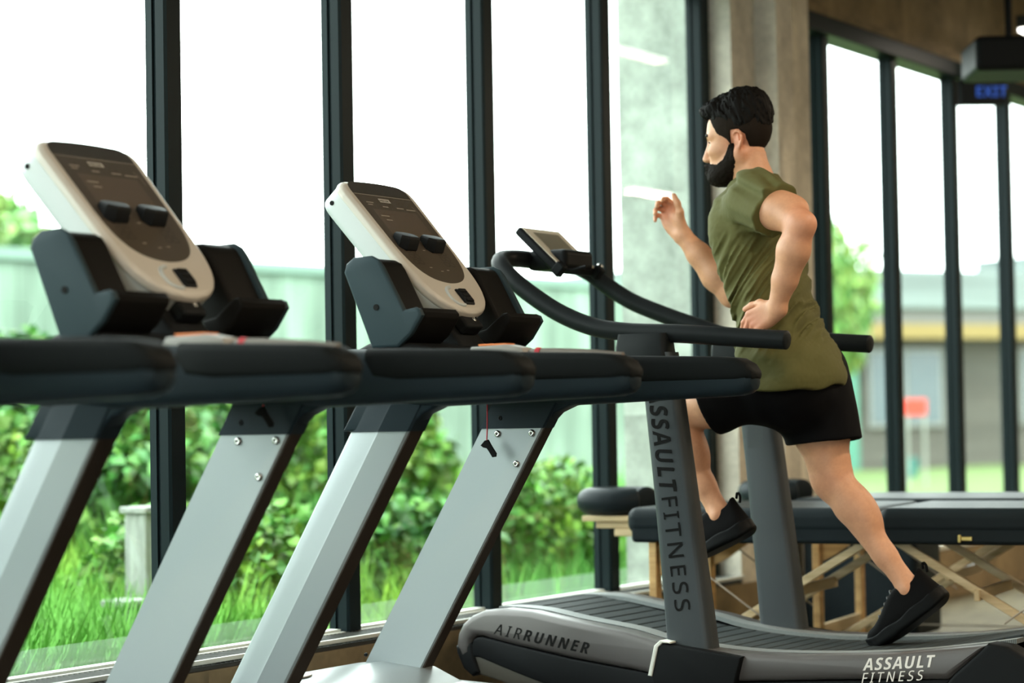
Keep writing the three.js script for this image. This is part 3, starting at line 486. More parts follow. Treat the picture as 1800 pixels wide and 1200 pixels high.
// ---------- outdoors ----------
{
  const R = rng(77);
  Object.assign(M, {
    soil: std(0.09, 0.15, 0.04, 1), concrete: std(0.4, 0.43, 0.39, 0.9, 0, { map: blotch }), bark: std(0.12, 0.09, 0.06, 0.9), pave: std(0.45, 0.45, 0.42, 0.9, 0, { map: blotch }),
    frost: new THREE.MeshPhysicalMaterial({ color: lin(0.8, 0.97, 0.88), roughness: 0.3, transmission: 0.9, thickness: 0 }),
  });
  const H = (x, z) => { const d = -z; return -0.15 + 0.5 * sstep(1.0, 6, d) * (1 - 0.75 * sstep(6, 16, x)) + 0.05 * noise3(x * 0.5, z * 0.5, 4); };
  // ground
  { const nx = 120, nz = 60, pos = [], idx = []; for (let j = 0; j <= nz; j++) for (let i = 0; i <= nx; i++) { const x = lerp(-25, 75, i / nx), z = -0.17 - 70 * Math.pow(j / nz, 2); pos.push(x, H(x, z), z); } for (let j = 0; j < nz; j++) for (let i = 0; i < nx; i++) { const a = j * (nx + 1) + i; idx.push(a, a + 1, a + nx + 2, a, a + nx + 2, a + nx + 1); } const g = new THREE.BufferGeometry(); g.setAttribute('position', new THREE.Float32BufferAttribute(pos, 3)); g.setIndex(idx); g.computeVertexNormals(); struct('ground', g, M.soil, 'grassy ground outside the windows'); }
  // tall meadow grass
  { const tuft = (seed) => { const r = rng(seed), pos = [], idx = [], col = []; for (let b = 0; b < 12; b++) { const a = r() * 6.28, l = 0.2 + 0.2 * r(), w = 0.003 + 0.004 * r(), bx = (r() - 0.5) * 0.12, bz = (r() - 0.5) * 0.12, lean = 0.05 + 0.16 * r(); const k = pos.length / 3, c = Math.cos(a), s = Math.sin(a); for (const [t, ww] of [[0, 1], [0.55, 0.9], [1, 0.1]]) for (const q of [-1, 1]) { pos.push(bx + c * lean * t * t - s * w * ww * q, l * t, bz + s * lean * t * t + c * w * ww * q); const v = 0.8 + 0.4 * r(); col.push(0.17 * v, 0.36 * v, 0.05 * v); } idx.push(k, k + 1, k + 3, k, k + 3, k + 2, k + 2, k + 3, k + 5, k + 2, k + 5, k + 4); } const g = new THREE.BufferGeometry(); g.setAttribute('position', new THREE.Float32BufferAttribute(pos, 3)); g.setAttribute('color', new THREE.Float32BufferAttribute(col, 3)); g.setIndex(idx); g.computeVertexNormals(); return g; };
    const m = new THREE.MeshStandardMaterial({ vertexColors: true, roughness: 0.9, side: THREE.DoubleSide }), n = 20000, I = new THREE.InstancedMesh(tuft(3), m, n), q = new THREE.Object3D(), c = new THREE.Color();
    for (let i = 0; i < n; i++) { const d = 1.0 + 9 * Math.pow(R(), 1.3), x = R() < 0.8 ? -4 + 5.8 * R() + 0.25 * d : -4 + (12 + d) * R(); q.position.set(x, H(x, -d) - 0.02, -d); q.rotation.y = R() * 6.28; q.scale.setScalar(0.8 + 0.7 * R()); q.updateMatrix(); I.setMatrixAt(i, q.matrix); const v = noise3(x * 0.7, d * 0.7, 2); c.setRGB(0.9 + 0.5 * v, 1 + 0.15 * v, 0.9 - 0.4 * v); I.setColorAt(i, c); }
    I.name = 'meadow_grass'; I.userData = { kind: 'stuff', label: 'tall bright green meadow grass outside the windows', category: 'grass' }; I.castShadow = I.receiveShadow = true; scene.add(I); }
  // leafy shapes: many folded leaves around a crown
  const leaves = (seed, n, rx, ry, rz, size, tone) => { const r = rng(seed), pos = [], idx = [], col = []; for (let i = 0; i < n; i++) { let x, y, z, l; do { x = r() * 2 - 1; y = r() * 2 - 1; z = r() * 2 - 1; l = Math.hypot(x, y, z); } while (l > 1 || l < 0.25); const bump = 0.8 + 0.32 * noise3(x * 2.6 + seed, y * 2.6, z * 2.6), k = Math.pow(l, 0.35) / l * bump; const p = V(x * k * rx, y * k * ry + ry, z * k * rz); const s = size * (0.6 + 0.8 * r()), a = V(r() - 0.5, r() - 0.6, r() - 0.5).normalize(), b = V(r() - 0.5, r() - 0.2, r() - 0.5).cross(a).normalize(), nn = a.clone().cross(b); const q = pos.length / 3, v = 0.35 + 0.95 * r() * r() + 0.25 * r(), yel = r(); for (const [u, w, f] of [[0, 0, 0], [0.5, 0.32, 0.12], [0.5, -0.32, 0.12], [1, 0, 0]]) { const P = p.clone().addScaledVector(a, u * s).addScaledVector(b, w * s).addScaledVector(nn, f * s); pos.push(P.x, P.y, P.z); col.push(tone[0] * v * (0.7 + 0.9 * yel), tone[1] * v, tone[2] * v * (1 - 0.4 * yel)); } idx.push(q, q + 2, q + 1, q + 1, q + 2, q + 3); } const g = new THREE.BufferGeometry(); g.setAttribute('position', new THREE.Float32BufferAttribute(pos, 3)); g.setAttribute('color', new THREE.Float32BufferAttribute(col, 3)); g.setIndex(idx); const o = g.toNonIndexed(); o.computeVertexNormals(); return o; };
  const leafM = new THREE.MeshStandardMaterial({ vertexColors: true, roughness: 0.55, side: THREE.DoubleSide });
  const kinds = [leaves(11, 4200, 0.8, 0.55, 0.7, 0.11, [0.07, 0.25, 0.05]), leaves(12, 4200, 0.75, 0.6, 0.7, 0.09, [0.11, 0.31, 0.04]), leaves(13, 3800, 0.6, 0.5, 0.6, 0.12, [0.035, 0.17, 0.06])];
  const stems = merge([rod(V(0, -0.1, 0), V(0.1, 0.6, 0.05), 0.02, 6), rod(V(0, 0, 0), V(-0.2, 0.6, 0.1), 0.015, 6), rod(V(0, 0, 0), V(0.05, 0.55, -0.2), 0.015, 6)]);
  const bush = (x, z, k, s, sy, label) => { const t = thing('bush', label, 'bush', [x, H(x, z) - 0.05, z], R() * 6.28, 'bushes outside the windows'); t.scale.set(s, s * sy, s); mesh('foliage', kinds[k], leafM, t); mesh('stems', stems, M.bark, t); };
  const rowsOf = [[-3.1, -3.3, 0, 1.25, 1.45, 'leafy bush rising at the left edge of the picture'], [-0.9, -4.4, 2, 1.3, 1.15, 'tall dark bush behind the left treadmill post'], [1.1, -4.5, 0, 1.1, 1.0, 'dark green bush beside the first window mullion'], [3.0, -4.6, 1, 1.15, 1.0, 'bright bush in the second window bay'], [4.9, -4.5, 0, 1.1, 0.95, 'mid green bush between the two silver posts'], [6.7, -4.0, 1, 1.05, 0.95, 'yellow green bush behind the padded headrest'],
    [0.2, -6.8, 2, 1.2, 1.1, 'dark bush of the rear row behind the left console'], [2.2, -6.9, 0, 1.2, 1.05, 'dark bush of the rear row in the second bay'], [4.2, -6.9, 2, 1.2, 1.0, 'dark bush of the rear row behind the middle console'], [6.4, -6.6, 0, 1.2, 1.0, 'bush of the rear row in the fourth bay'], [8.6, -6.2, 1, 1.2, 0.8, 'bush of the rear row beyond the pier'],
    [5.75, -2.2, 1, 0.8, 0.95, 'low bright bush under the padded headrest'], [4.3, -2.1, 0, 0.8, 0.95, 'low bush near the glass right of the bolted post'], [2.8, -2.2, 1, 0.8, 0.9, 'low bush near the glass behind the bolted post'], [0.75, -2.7, 1, 0.6, 0.6, 'low light bush near the glass in the second bay'], [9.8, -3.2, 1, 0.9, 0.7, 'small bright bush in the right hand windows'], [12.6, -4.4, 0, 1.0, 0.65, 'small dark bush in the right hand windows'], [7.9, -1.8, 1, 0.75, 0.6, 'low bush just right of the pier']];
  for (const b of rowsOf) bush(...b);
  // concrete boundary wall with coping
  const bw = structGroup('wall_boundary', 'pale streaked concrete boundary wall outside'); { const stain = dataTexture(256, (u, v) => { const s = 0.86 + 0.1 * noise3(u * 14, v * 1.6, 1) + 0.09 * noise3(u * 60, v * 4, 3) + 0.08 * noise3(u * 5, v * 5, 6); return [s * 0.97, s, s * 0.97]; }, true); const mm = std(0.25, 0.34, 0.29, 0.9, 0, { map: stain }); const a = V(-2, 0, -13.5), b = V(22, 0, -9.5), n = 12; for (let i = 0; i < n; i++) { const p = a.clone().lerp(b, i / n), q = a.clone().lerp(b, (i + 0.985) / n), d = q.clone().sub(p).normalize(); const o = mesh('panel', box(0, q.distanceTo(p), 0, 2.72, -0.12, 0.12, 0.01), mm, bw); o.position.set(p.x, -0.1, p.z); o.rotation.y = -Math.atan2(d.z, d.x); const c = mesh('coping', box(0, q.distanceTo(p), 2.72, 2.84, -0.18, 0.18, 0.01), std(0.16, 0.25, 0.21, 0.9), bw); c.position.copy(o.position); c.rotation.copy(o.rotation); } }
  // low frosted glass balustrade along the terrace edge, just outside
  { const t = thing('glass_balustrade', 'low frosted glass panel along the foot of the windows outside', 'balustrade', [0, -0.15, -0.75]); for (let i = 0; i < 7; i++) mesh('pane', new THREE.PlaneGeometry(1.27, 0.41), M.frost, t).position.set(-3.4 + 1.28 * i, 0.205, 0); mesh('foot_rail', box(-4.1, 4.95, 0, 0.05, -0.03, 0.03, 0.004), M.concrete, t); }
  // white posts in the bushes
  for (const [x, z, h, label] of [[2.1, -1.9, 0.75, 'white garden post between the two silver treadmill posts'], [1.75, -1.7, 0.4, 'shorter white garden post in the second window bay']]) { const t = thing('garden_post', label, 'post', [x, H(x, z), z], 0, 'white garden posts'); mesh('shaft', box(-0.06, 0.06, 0, h, -0.06, 0.06, 0.01), M.concrete, t); mesh('cap', box(-0.075, 0.075, h, h + 0.03, -0.075, 0.075, 0.008), M.concrete, t); }
  // trees beyond
  const crown = [leaves(21, 3200, 1.6, 1.5, 1.6, 0.22, [0.17, 0.38, 0.1]), leaves(22, 3000, 1.4, 1.3, 1.5, 0.2, [0.11, 0.31, 0.09])];
  const tree = (x, z, s, k, label, tall = 1) => { const t = thing('tree', label, 'tree', [x, -0.2, z], R() * 6, 'trees outside'); t.scale.set(s, s * tall, s); const f = mesh('crown', crown[k], leafM, t); f.position.y = 1.3; mesh('trunk', [rod(V(0, 0, 0), V(0.05, 2.4, 0), 0.12, 8), rod(V(0.03, 1.5, 0), V(0.7, 2.8, 0.3), 0.05, 6), rod(V(0.03, 1.7, 0), V(-0.6, 2.9, -0.3), 0.05, 6)], M.bark, t); };
  tree(14.8, -16.0, 1.05, 0, 'pale green tree above the boundary wall near the middle treadmill console'); tree(19.0, -14.5, 0.8, 0, 'light tree beside the fourth window mullion'); tree(24.5, -8.4, 0.42, 0, 'light green tree behind the runner elbow', 2.3); tree(29.5, -4.0, 0.7, 1, 'tree before the grey building'); tree(3.5, -15.5, 0.75, 1, 'hazy tree at the far left over the treadmill rack');
  // low building with a yellow band beyond the right windows
  const B = thing('low_building', 'long grey building with yellow band behind the right hand windows', 'building', [36, -0.2, -8.5], -0.5);
  { const g = std(0.2, 0.25, 0.24, 0.8, 0, { map: blotch }); mesh('wall', box(-9, 22, 0, 2.45, -6, 0), std(0.1, 0.098, 0.085, 0.9, 0, { map: blotch }), B); mesh('roof', box(-9.4, 22.4, 2.95, 3.65, -6.4, 0.6, 0.05), g, B); mesh('eaves', box(-9.3, 22.3, 2.7, 2.95, -6.2, 0.5), std(0.12, 0.12, 0.11, 0.8), B); mesh('yellow_band', box(-9.35, 22.35, 2.45, 2.7, -0.2, 0.55), std(0.2, 0.145, 0.04, 0.7), B); mesh('roof_house', box(2, 9, 3.65, 4.3, -5, -1), g, B);
    const pane = std(0.05, 0.08, 0.09, 0.2), fr = std(0.16, 0.17, 0.16, 0.6); for (let i = 0; i < 8; i++) { const x = -8.5 + i * 3.5; const f = mesh('window', box(x, x + 1.7, 0.9, 2.3, 0.01, 0.08, 0.01), fr, B); mesh('pane', box(x + 0.08, x + 0.81, 0.98, 2.22, 0.08, 0.09), pane, f); mesh('pane', box(x + 0.89, x + 1.62, 0.98, 2.22, 0.08, 0.09), pane, f); }
    mesh('door', box(-6.2, -5.2, 0, 2.2, 0.01, 0.06), std(0.05, 0.2, 0.14, 0.5), B); }
  // street furniture before the building
  { const t = thing('red_sign', 'small red sign standing before the grey building', 'sign', [23.0, -0.05, -6.6], -0.9); mesh('board', box(-0.15, 0.15, 0.98, 1.2, -0.02, 0.02, 0.01), std(0.6, 0.05, 0.03, 0.5), t); for (const s of [-0.12, 0.12]) mesh('leg', rod(V(s, 0, 0), V(s, 1.0, 0), 0.02, 8), M.concrete, t);
    const b = thing('waste_bin', 'teal waste container before the grey building', 'bin', [27.5, -0.1, -8.6], 0.6); b.scale.setScalar(0.35); mesh('tub', prof([[-0.5, 0.08], [0.5, 0.08], [0.6, 1.0], [-0.6, 1.0]], -0.6, 0.6, 0.03), std(0.02, 0.15, 0.13, 0.6), b); mesh('lid', box(-0.64, 0.64, 1.0, 1.08, -0.64, 0.64, 0.03), std(0.015, 0.11, 0.1, 0.6), b); for (const [x, z] of [[-0.5, -0.4], [0.5, -0.4], [-0.5, 0.4], [0.5, 0.4]]) mesh('wheel', new THREE.CylinderGeometry(0.08, 0.08, 0.06, 12).rotateZ(Math.PI / 2).translate(x, 0.08, z), M.rubber, b);
    const car = thing('parked_car', 'pale grey car parked before the grey building', 'car', [25.6, -0.1, -9.9], 0.42); mesh('body', prof([[-2, 0.35], [-2, 0.8], [-1.3, 0.9], [-0.7, 1.38], [0.8, 1.4], [1.5, 0.95], [2.1, 0.85], [2.15, 0.4]], -0.8, 0.8, 0.12), std(0.6, 0.62, 0.62, 0.35, 0.3), car).rotation.y = Math.PI / 2; mesh('glazing', prof([[-1.1, 0.92], [-0.65, 1.3], [0.75, 1.32], [1.25, 0.95]], -0.81, 0.81, 0.02), std(0.02, 0.03, 0.04, 0.1), car).rotation.y = Math.PI / 2; for (const [x, z] of [[-1.3, 0.75], [1.35, 0.75], [-1.3, -0.75], [1.35, -0.75]]) mesh('wheel', new THREE.CylinderGeometry(0.32, 0.32, 0.2, 20).rotateX(Math.PI / 2).translate(x, 0.32, z), M.rubber, car); }
}
// ---------- the runner ----------
const h3 = (a, b, c = 0) => Math.sqrt(a * a + b * b + c * c);
const SDF = (() => {
  const smin = (a, b, k) => { const h = Math.max(k - Math.abs(a - b), 0) / k; return Math.min(a, b) - h * h * k * 0.25; };
  const smax = (a, b, k) => -smin(-a, -b, k);
  // tapered capsule between two joints
  const cap = (a, b, ra, rb, k = 0.02) => { const bx = b.x - a.x, by = b.y - a.y, bz = b.z - a.z, L = bx * bx + by * by + bz * bz || 1e-9; const f = (x, y, z) => { const px = x - a.x, py = y - a.y, pz = z - a.z, t = clamp((px * bx + py * by + pz * bz) / L, 0, 1); return h3(px - bx * t, py - by * t, pz - bz * t) - (ra + (rb - ra) * t); }; f.k = k; return f; };
  // ellipsoid with its own axes
  const ell = (c, r, ax = [V(1, 0, 0), V(0, 1, 0), V(0, 0, 1)], k = 0.02) => { const f = (x, y, z) => { const dx = x - c.x, dy = y - c.y, dz = z - c.z; const u = (dx * ax[0].x + dy * ax[0].y + dz * ax[0].z), v = (dx * ax[1].x + dy * ax[1].y + dz * ax[1].z), w = (dx * ax[2].x + dy * ax[2].y + dz * ax[2].z); const a = u / r[0], b = v / r[1], e = w / r[2], k0 = h3(a, b, e), k1 = h3(a / r[0], b / r[1], e / r[2]); return k1 < 1e-9 ? -Math.min(r[0], r[1], r[2]) : k0 * (k0 - 1) / k1; }; f.k = k; return f; };
  const wrap = (fn, k = 0.02) => { fn.k = k; return fn; };
  // join: smooth union of a list; culled per block when meshing
  function union(list) { return list; }
  function evalList(list, x, y, z) { let d = 1e9; for (let i = 0; i < list.length; i++) { const q = list[i], e = q(x, y, z); d = d > 1e8 ? e : smin(d, e, q.k); } return d; }
  // surface nets over sparse blocks
  function polygonise(list, post, lo, hi, h) {
    const B = 8, nx = Math.ceil((hi[0] - lo[0]) / h / B), ny = Math.ceil((hi[1] - lo[1]) / h / B), nz = Math.ceil((hi[2] - lo[2]) / h / B), rad = h * (B + 2) * 0.87;
    const verts = new Map(), pos = [], idx = [], S = B + 2, val = new Float32Array(S * S * S), NX = nx * B + 4, NY = ny * B + 4;
    for (let bz = 0; bz < nz; bz++) for (let by = 0; by < ny; by++) for (let bx = 0; bx < nx; bx++) {
      const cx = lo[0] + (bx + 0.5) * B * h, cy = lo[1] + (by + 0.5) * B * h, cz = lo[2] + (bz + 0.5) * B * h;
      const ds = list.map((q) => q(cx, cy, cz)); const dm = Math.min(...ds); if (dm > rad * 1.25 + 0.04) continue;
      const near = list.filter((q, i) => ds[i] < dm + 2.2 * rad + q.k * 1.5 + 0.02);
      const f = (x, y, z) => post ? post(evalList(near, x, y, z), x, y, z) : evalList(near, x, y, z);
      if (Math.abs(f(cx, cy, cz)) > rad * 1.6 + 0.03) continue;
      let any = 0; for (let k = 0; k < S; k++) for (let j = 0; j < S; j++) for (let i = 0; i < S; i++) { const v = f(lo[0] + (bx * B + i - 1) * h, lo[1] + (by * B + j - 1) * h, lo[2] + (bz * B + k - 1) * h); val[(k * S + j) * S + i] = v; any |= v < 0 ? 1 : 2; }
      if (any !== 3) continue;
      const at = (i, j, k) => val[((k + 1) * S + j + 1) * S + i + 1];
      const vert = (i, j, k) => { const key = ((bz * B + k + 1) * NY + by * B + j + 1) * NX + bx * B + i + 1; let q = verts.get(key); if (q !== undefined) return q; let n = 0, X = 0, Y = 0, Z = 0; const E = (i0, j0, k0, i1, j1, k1) => { const a = at(i + i0, j + j0, k + k0), b = at(i + i1, j + j1, k + k1); if ((a < 0) === (b < 0)) return; const t = a / (a - b); X += i0 + (i1 - i0) * t; Y += j0 + (j1 - j0) * t; Z += k0 + (k1 - k0) * t; n++; };
        E(0, 0, 0, 1, 0, 0); E(0, 1, 0, 1, 1, 0); E(0, 0, 1, 1, 0, 1); E(0, 1, 1, 1, 1, 1); E(0, 0, 0, 0, 1, 0); E(1, 0, 0, 1, 1, 0); E(0, 0, 1, 0, 1, 1); E(1, 0, 1, 1, 1, 1); E(0, 0, 0, 0, 0, 1); E(1, 0, 0, 1, 0, 1); E(0, 1, 0, 0, 1, 1); E(1, 1, 0, 1, 1, 1);
        q = pos.length / 3; pos.push(lo[0] + (bx * B + i + X / n) * h, lo[1] + (by * B + j + Y / n) * h, lo[2] + (bz * B + k + Z / n) * h); verts.set(key, q); return q; };
      for (let k = 0; k < B; k++) for (let j = 0; j < B; j++) for (let i = 0; i < B; i++) { const a = at(i, j, k) < 0;
        if (a !== at(i + 1, j, k) < 0) { const p = vert(i, j - 1, k - 1), q = vert(i, j, k - 1), r = vert(i, j, k), s = vert(i, j - 1, k); a ? idx.push(p, q, r, p, r, s) : idx.push(p, r, q, p, s, r); }
        if (a !== at(i, j + 1, k) < 0) { const p = vert(i - 1, j, k - 1), q = vert(i, j, k - 1), r = vert(i, j, k), s = vert(i - 1, j, k); a ? idx.push(p, r, q, p, s, r) : idx.push(p, q, r, p, r, s); }
        if (a !== at(i, j, k + 1) < 0) { const p = vert(i - 1, j - 1, k), q = vert(i, j - 1, k), r = vert(i, j, k), s = vert(i - 1, j, k); a ? idx.push(p, q, r, p, r, s) : idx.push(p, r, q, p, s, r); } }
    }
    const g = new THREE.BufferGeometry(); g.setAttribute('position', new THREE.Float32BufferAttribute(pos, 3)); g.setIndex(idx); g.computeVertexNormals(); return g;
  }
  return { smin, smax, cap, ell, wrap, evalList, polygonise };
})();
{
  const { smin, smax, cap, ell, wrap, evalList, polygonise } = SDF, S = [];
  const PX = 1.43, PZ = 1.42, person = thing('person', 'man in olive green T-shirt, black shorts and black shoes running', 'person', [PX, 0.25, PZ]);
  const put = (name, g, m, parent = person) => { const o = mesh(name, g, m, parent); if (parent === person) o.position.set(-PX, -0.25, -PZ); return o; };
  // joints (L is the side towards the viewer)
  const J = { hipL: V(1.348, 1.10, 1.41), kneeL: V(1.33, 0.992, 1.048), ankL: V(1.34, 0.672, 1.218), hipR: V(1.525, 1.12, 1.47), kneeR: V(1.525, 0.775, 1.545), ankR: V(1.52, 0.43, 1.80),
    shL: V(1.262, 1.692, 1.412), elL: V(1.14, 1.588, 1.625), wrL: V(1.17, 1.328, 1.52), shR: V(1.605, 1.685, 1.275), elR: V(1.665, 1.41, 1.125), wrR: V(1.60, 1.628, 0.965) };
  const mid = (a, b, t) => a.clone().lerp(b, t), dirOf = (a, b) => b.clone().sub(a).normalize();
  // --- torso as a stack of ellipses: [height, centre z, half width, half depth, turn]
  const rows = [[1.02, 1.455, 0.186, 0.13, 0.05], [1.1, 1.45, 0.188, 0.135, 0.05], [1.18, 1.432, 0.176, 0.128, 0.06], [1.28, 1.405, 0.15, 0.112, 0.1], [1.38, 1.378, 0.147, 0.106, 0.15], [1.48, 1.352, 0.162, 0.112, 0.2], [1.56, 1.342, 0.175, 0.117, 0.25], [1.64, 1.34, 0.18, 0.112, 0.28], [1.70, 1.343, 0.162, 0.095, 0.28], [1.745, 1.343, 0.105, 0.074, 0.2], [1.79, 1.335, 0.062, 0.06, 0.1], [1.84, 1.325, 0.052, 0.052, 0]];
  const torso = (grow, loY, hiY) => (x, y, z) => { const q = clamp(y, rows[0][0], rows[rows.length - 1][0] - 1e-6); let i = 0; while (rows[i + 1][0] <= q) i++; const A = rows[i], B = rows[i + 1], t = sstep(0, 1, (q - A[0]) / (B[0] - A[0])) * 0.5 + 0.5 * (q - A[0]) / (B[0] - A[0]); const cz = lerp(A[1], B[1], t), rx = lerp(A[2], B[2], t) + grow, rz = lerp(A[3], B[3], t) + grow, th = lerp(A[4], B[4], t), c = Math.cos(th), s = Math.sin(th); const dx = x - PX, dz = z - cz, u = dx * c + dz * s, v = -dx * s + dz * c; // positive turn brings the near shoulder back
    const k0 = Math.pow(Math.pow(Math.abs(u) / rx, 2.3) + Math.pow(Math.abs(v) / rz, 2.3), 1 / 2.3), d = (k0 - 1) * Math.min(rx, rz) * 0.92; return Math.max(d, loY - y, y - hiY); };
  S.push(wrap(torso(-0.014, 1.09, 1.86), 0.03));
  // --- arms
  const arm = (sh, el, wr, out) => { S.push(cap(sh, mid(sh, el, 0.45), 0.066, 0.06, 0.03), cap(mid(sh, el, 0.4), el, 0.058, 0.044, 0.02), ell(sh.clone(), [0.064, 0.064, 0.066], undefined, 0.03)); const d = dirOf(el, wr); S.push(cap(el, mid(el, wr, 0.3), 0.043, 0.051, 0.02), cap(mid(el, wr, 0.3), mid(el, wr, 0.65), 0.051, 0.041, 0.02), cap(mid(el, wr, 0.65), wr, 0.04, 0.027, 0.015)); };
  arm(J.shL, J.elL, J.wrL, -1); arm(J.shR, J.elR, J.wrR, 1);
  S.push(ell(mid(J.shL, J.elL, 0.55).add(V(-0.008, 0.012, 0.012)), [0.05, 0.048, 0.085], undefined, 0.04)); // triceps
  S.push(cap(J.elL, J.elL.clone().add(V(0, 0.002, 0.012)), 0.034, 0.03, 0.02));
  // --- hands: palm from the wrist, four fingers of three bones, thumb from the side of the palm
  const hand = (wr, D, T, N, curl, spread, thumb) => { // D towards the knuckles, T towards the thumb, N out of the palm
    const P = (a, b, c) => wr.clone().addScaledVector(D, a).addScaledVector(T, b).addScaledVector(N, c);
    S.push(cap(P(-0.01, 0.008, 0), P(-0.01, -0.008, 0), 0.025, 0.025, 0.015));
    const base = [0.031, 0.0105, -0.0095, -0.029], len = [0.076, 0.084, 0.078, 0.06], rr = [0.0098, 0.0102, 0.0096, 0.0086], kn = [0.094, 0.098, 0.093, 0.085];
    for (let i = 0; i < 4; i++) { S.push(cap(P(0.008, base[i] * 0.62, 0.002), P(kn[i], base[i], -0.002), 0.0165, 0.0115, 0.011));
      let p = P(kn[i], base[i], -0.002), ang = curl[i][0]; const side = spread[i]; for (let b = 0; b < 3; b++) { const l = len[i] * [0.45, 0.3, 0.25][b], q = p.clone().addScaledVector(D, Math.cos(ang) * l).addScaledVector(N, Math.sin(ang) * l).addScaledVector(T, side * l); S.push(cap(p, q, rr[i] * (1 - 0.08 * b), rr[i] * (0.94 - 0.1 * b), 0.004)); p = q; ang += curl[i][b + 1] ?? 0; } }
    S.push(ell(P(0.04, 0.022, 0.012), [0.036, 0.02, 0.017], [D, T, N], 0.014), ell(P(0.045, -0.022, 0.01), [0.04, 0.018, 0.014], [D, T, N], 0.014));
    let p = P(0.02, 0.024, 0.008); for (const [a, b, c, l, r] of thumb) { const q = p.clone().addScaledVector(V(0, 0, 0).addScaledVector(D, a).addScaledVector(T, b).addScaledVector(N, c).normalize(), l); S.push(cap(p, q, r, r * 0.9, 0.009)); p = q; } };
  { const D = V(0.03, -0.42, -0.9).normalize(), T = V(0.1, 0.9, -0.42); T.addScaledVector(D, -T.dot(D)).normalize(); const N = V(1, 0, 0).addScaledVector(D, -D.x); N.addScaledVector(T, -N.dot(T)).normalize();
    hand(J.wrL, D, T, N, [[0.3, 0.4, 0.3], [0.35, 0.45, 0.3], [0.4, 0.5, 0.35], [0.45, 0.5, 0.4]], [-0.4, -0.48, -0.56, -0.66], [[0.75, 0.6, 0.25, 0.045, 0.0145], [0.95, 0.25, 0.15, 0.033, 0.0122], [1, 0.05, 0.1, 0.027, 0.011]]); }
  { const D = V(-0.05, 0.86, -0.5).normalize(), T = V(-0.15, 0.5, 0.85); T.addScaledVector(D, -T.dot(D)).normalize(); const N = V(-1, 0, -0.1); N.addScaledVector(D, -N.dot(D)).addScaledVector(T, -N.dot(T)).normalize();
    hand(J.wrR, D, T, N, [[0.75, 0.75, 0.5], [0.9, 0.8, 0.5], [1.0, 0.85, 0.5], [1.15, 0.85, 0.5]], [0.06, 0.0, -0.05, -0.12], [[0.75, 0.65, 0.35, 0.045, 0.0148], [0.92, 0.35, 0.15, 0.033, 0.0125], [1, 0.1, 0.0, 0.028, 0.011]]); }
  // --- legs
  const leg = (hip, kn, an, fwd, r = 1) => { const d = dirOf(kn, an), th = dirOf(hip, kn); const back = V(0, 0, 1).addScaledVector(d, -d.z).normalize(), front = V(0, 0, -1).addScaledVector(th, th.z).normalize();
    S.push(cap(hip, mid(hip, kn, 0.5), 0.1, 0.088 * r, 0.03), cap(mid(hip, kn, 0.5), mid(hip, kn, 0.9), 0.087 * r, 0.066, 0.03), cap(mid(hip, kn, 0.86), mid(kn, an, 0.06), 0.063, 0.058, 0.03));
    S.push(ell(kn.clone().addScaledVector(front, 0.02), [0.046, 0.05, 0.046], undefined, 0.03)); // kneecap
    S.push(cap(kn, mid(kn, an, 0.25), 0.055, 0.05, 0.025), cap(mid(kn, an, 0.25), mid(kn, an, 0.72), 0.053, 0.038, 0.025), cap(mid(kn, an, 0.7), an, 0.036, 0.031, 0.02));
    const ax = [new THREE.Vector3().crossVectors(d, back), d, back]; S.push(ell(mid(kn, an, 0.27).addScaledVector(back, 0.022).addScaledVector(ax[0], 0.014), [0.047, 0.11, 0.053], ax, 0.025), ell(mid(kn, an, 0.3).addScaledVector(back, 0.02).addScaledVector(ax[0], -0.016), [0.045, 0.1, 0.05], ax, 0.025));
    S.push(cap(mid(kn, an, 0.8).addScaledVector(back, 0.016), an.clone().addScaledVector(back, 0.03).addScaledVector(d, 0.02), 0.014, 0.013, 0.02)); // tendon
    for (const s of [-1, 1]) S.push(ell(an.clone().addScaledVector(ax[0], s * 0.026).addScaledVector(d, 0.008), [0.014, 0.016, 0.014], undefined, 0.014)); };
  leg(J.hipL, J.kneeL, J.ankL, -1); leg(J.hipR, J.kneeR, J.ankR, 1, 1.06);
  // feet inside the shoes: frames heel -> toe
  const feet = [{ an: J.ankL, d: V(0.0, -0.42, -0.91).normalize() }, { an: J.ankR, d: V(0, -0.60, -0.8).normalize() }];
  for (const F of feet) { F.s = V(1, 0, 0); F.u = new THREE.Vector3().crossVectors(F.d, F.s).normalize(); if (F.u.y < 0) F.u.negate(); S.push(cap(F.an, F.an.clone().addScaledVector(F.u, -0.045).addScaledVector(F.d, 0.02), 0.033, 0.034, 0.02), cap(F.an.clone().addScaledVector(F.u, -0.06), F.an.clone().addScaledVector(F.u, -0.06).addScaledVector(F.d, 0.12), 0.03, 0.026, 0.02)); }
  // --- head in its own frame: f forward, u up, s towards the viewer; origin between the eyes, level with the ears
  const yaw = 0.12, HO = V(1.43, 1.905, 1.272), hf = V(-Math.sin(yaw), 0, -Math.cos(yaw)), hs = V(-Math.cos(yaw), 0, Math.sin(yaw)), hu = V(0, 1, 0);
  const nod = 0.05; { const f2 = hf.clone().multiplyScalar(Math.cos(nod)).addScaledVector(hu, -Math.sin(nod)), u2 = hu.clone().multiplyScalar(Math.cos(nod)).addScaledVector(hf, Math.sin(nod)); hf.copy(f2); hu.copy(u2); }
  const AX = [hf, hu, hs], Hp = (f, u, s) => HO.clone().addScaledVector(hf, f).addScaledVector(hu, u).addScaledVector(hs, s);
  const K = []; // head shapes
  K.push(ell(Hp(-0.012, 0.042, 0), [0.103, 0.097, 0.079], AX, 0.03), ell(Hp(0.03, 0.03, 0), [0.068, 0.085, 0.068], AX, 0.03));
  K.push(ell(Hp(0.035, -0.045, 0), [0.062, 0.075, 0.058], AX, 0.03)); // mid face
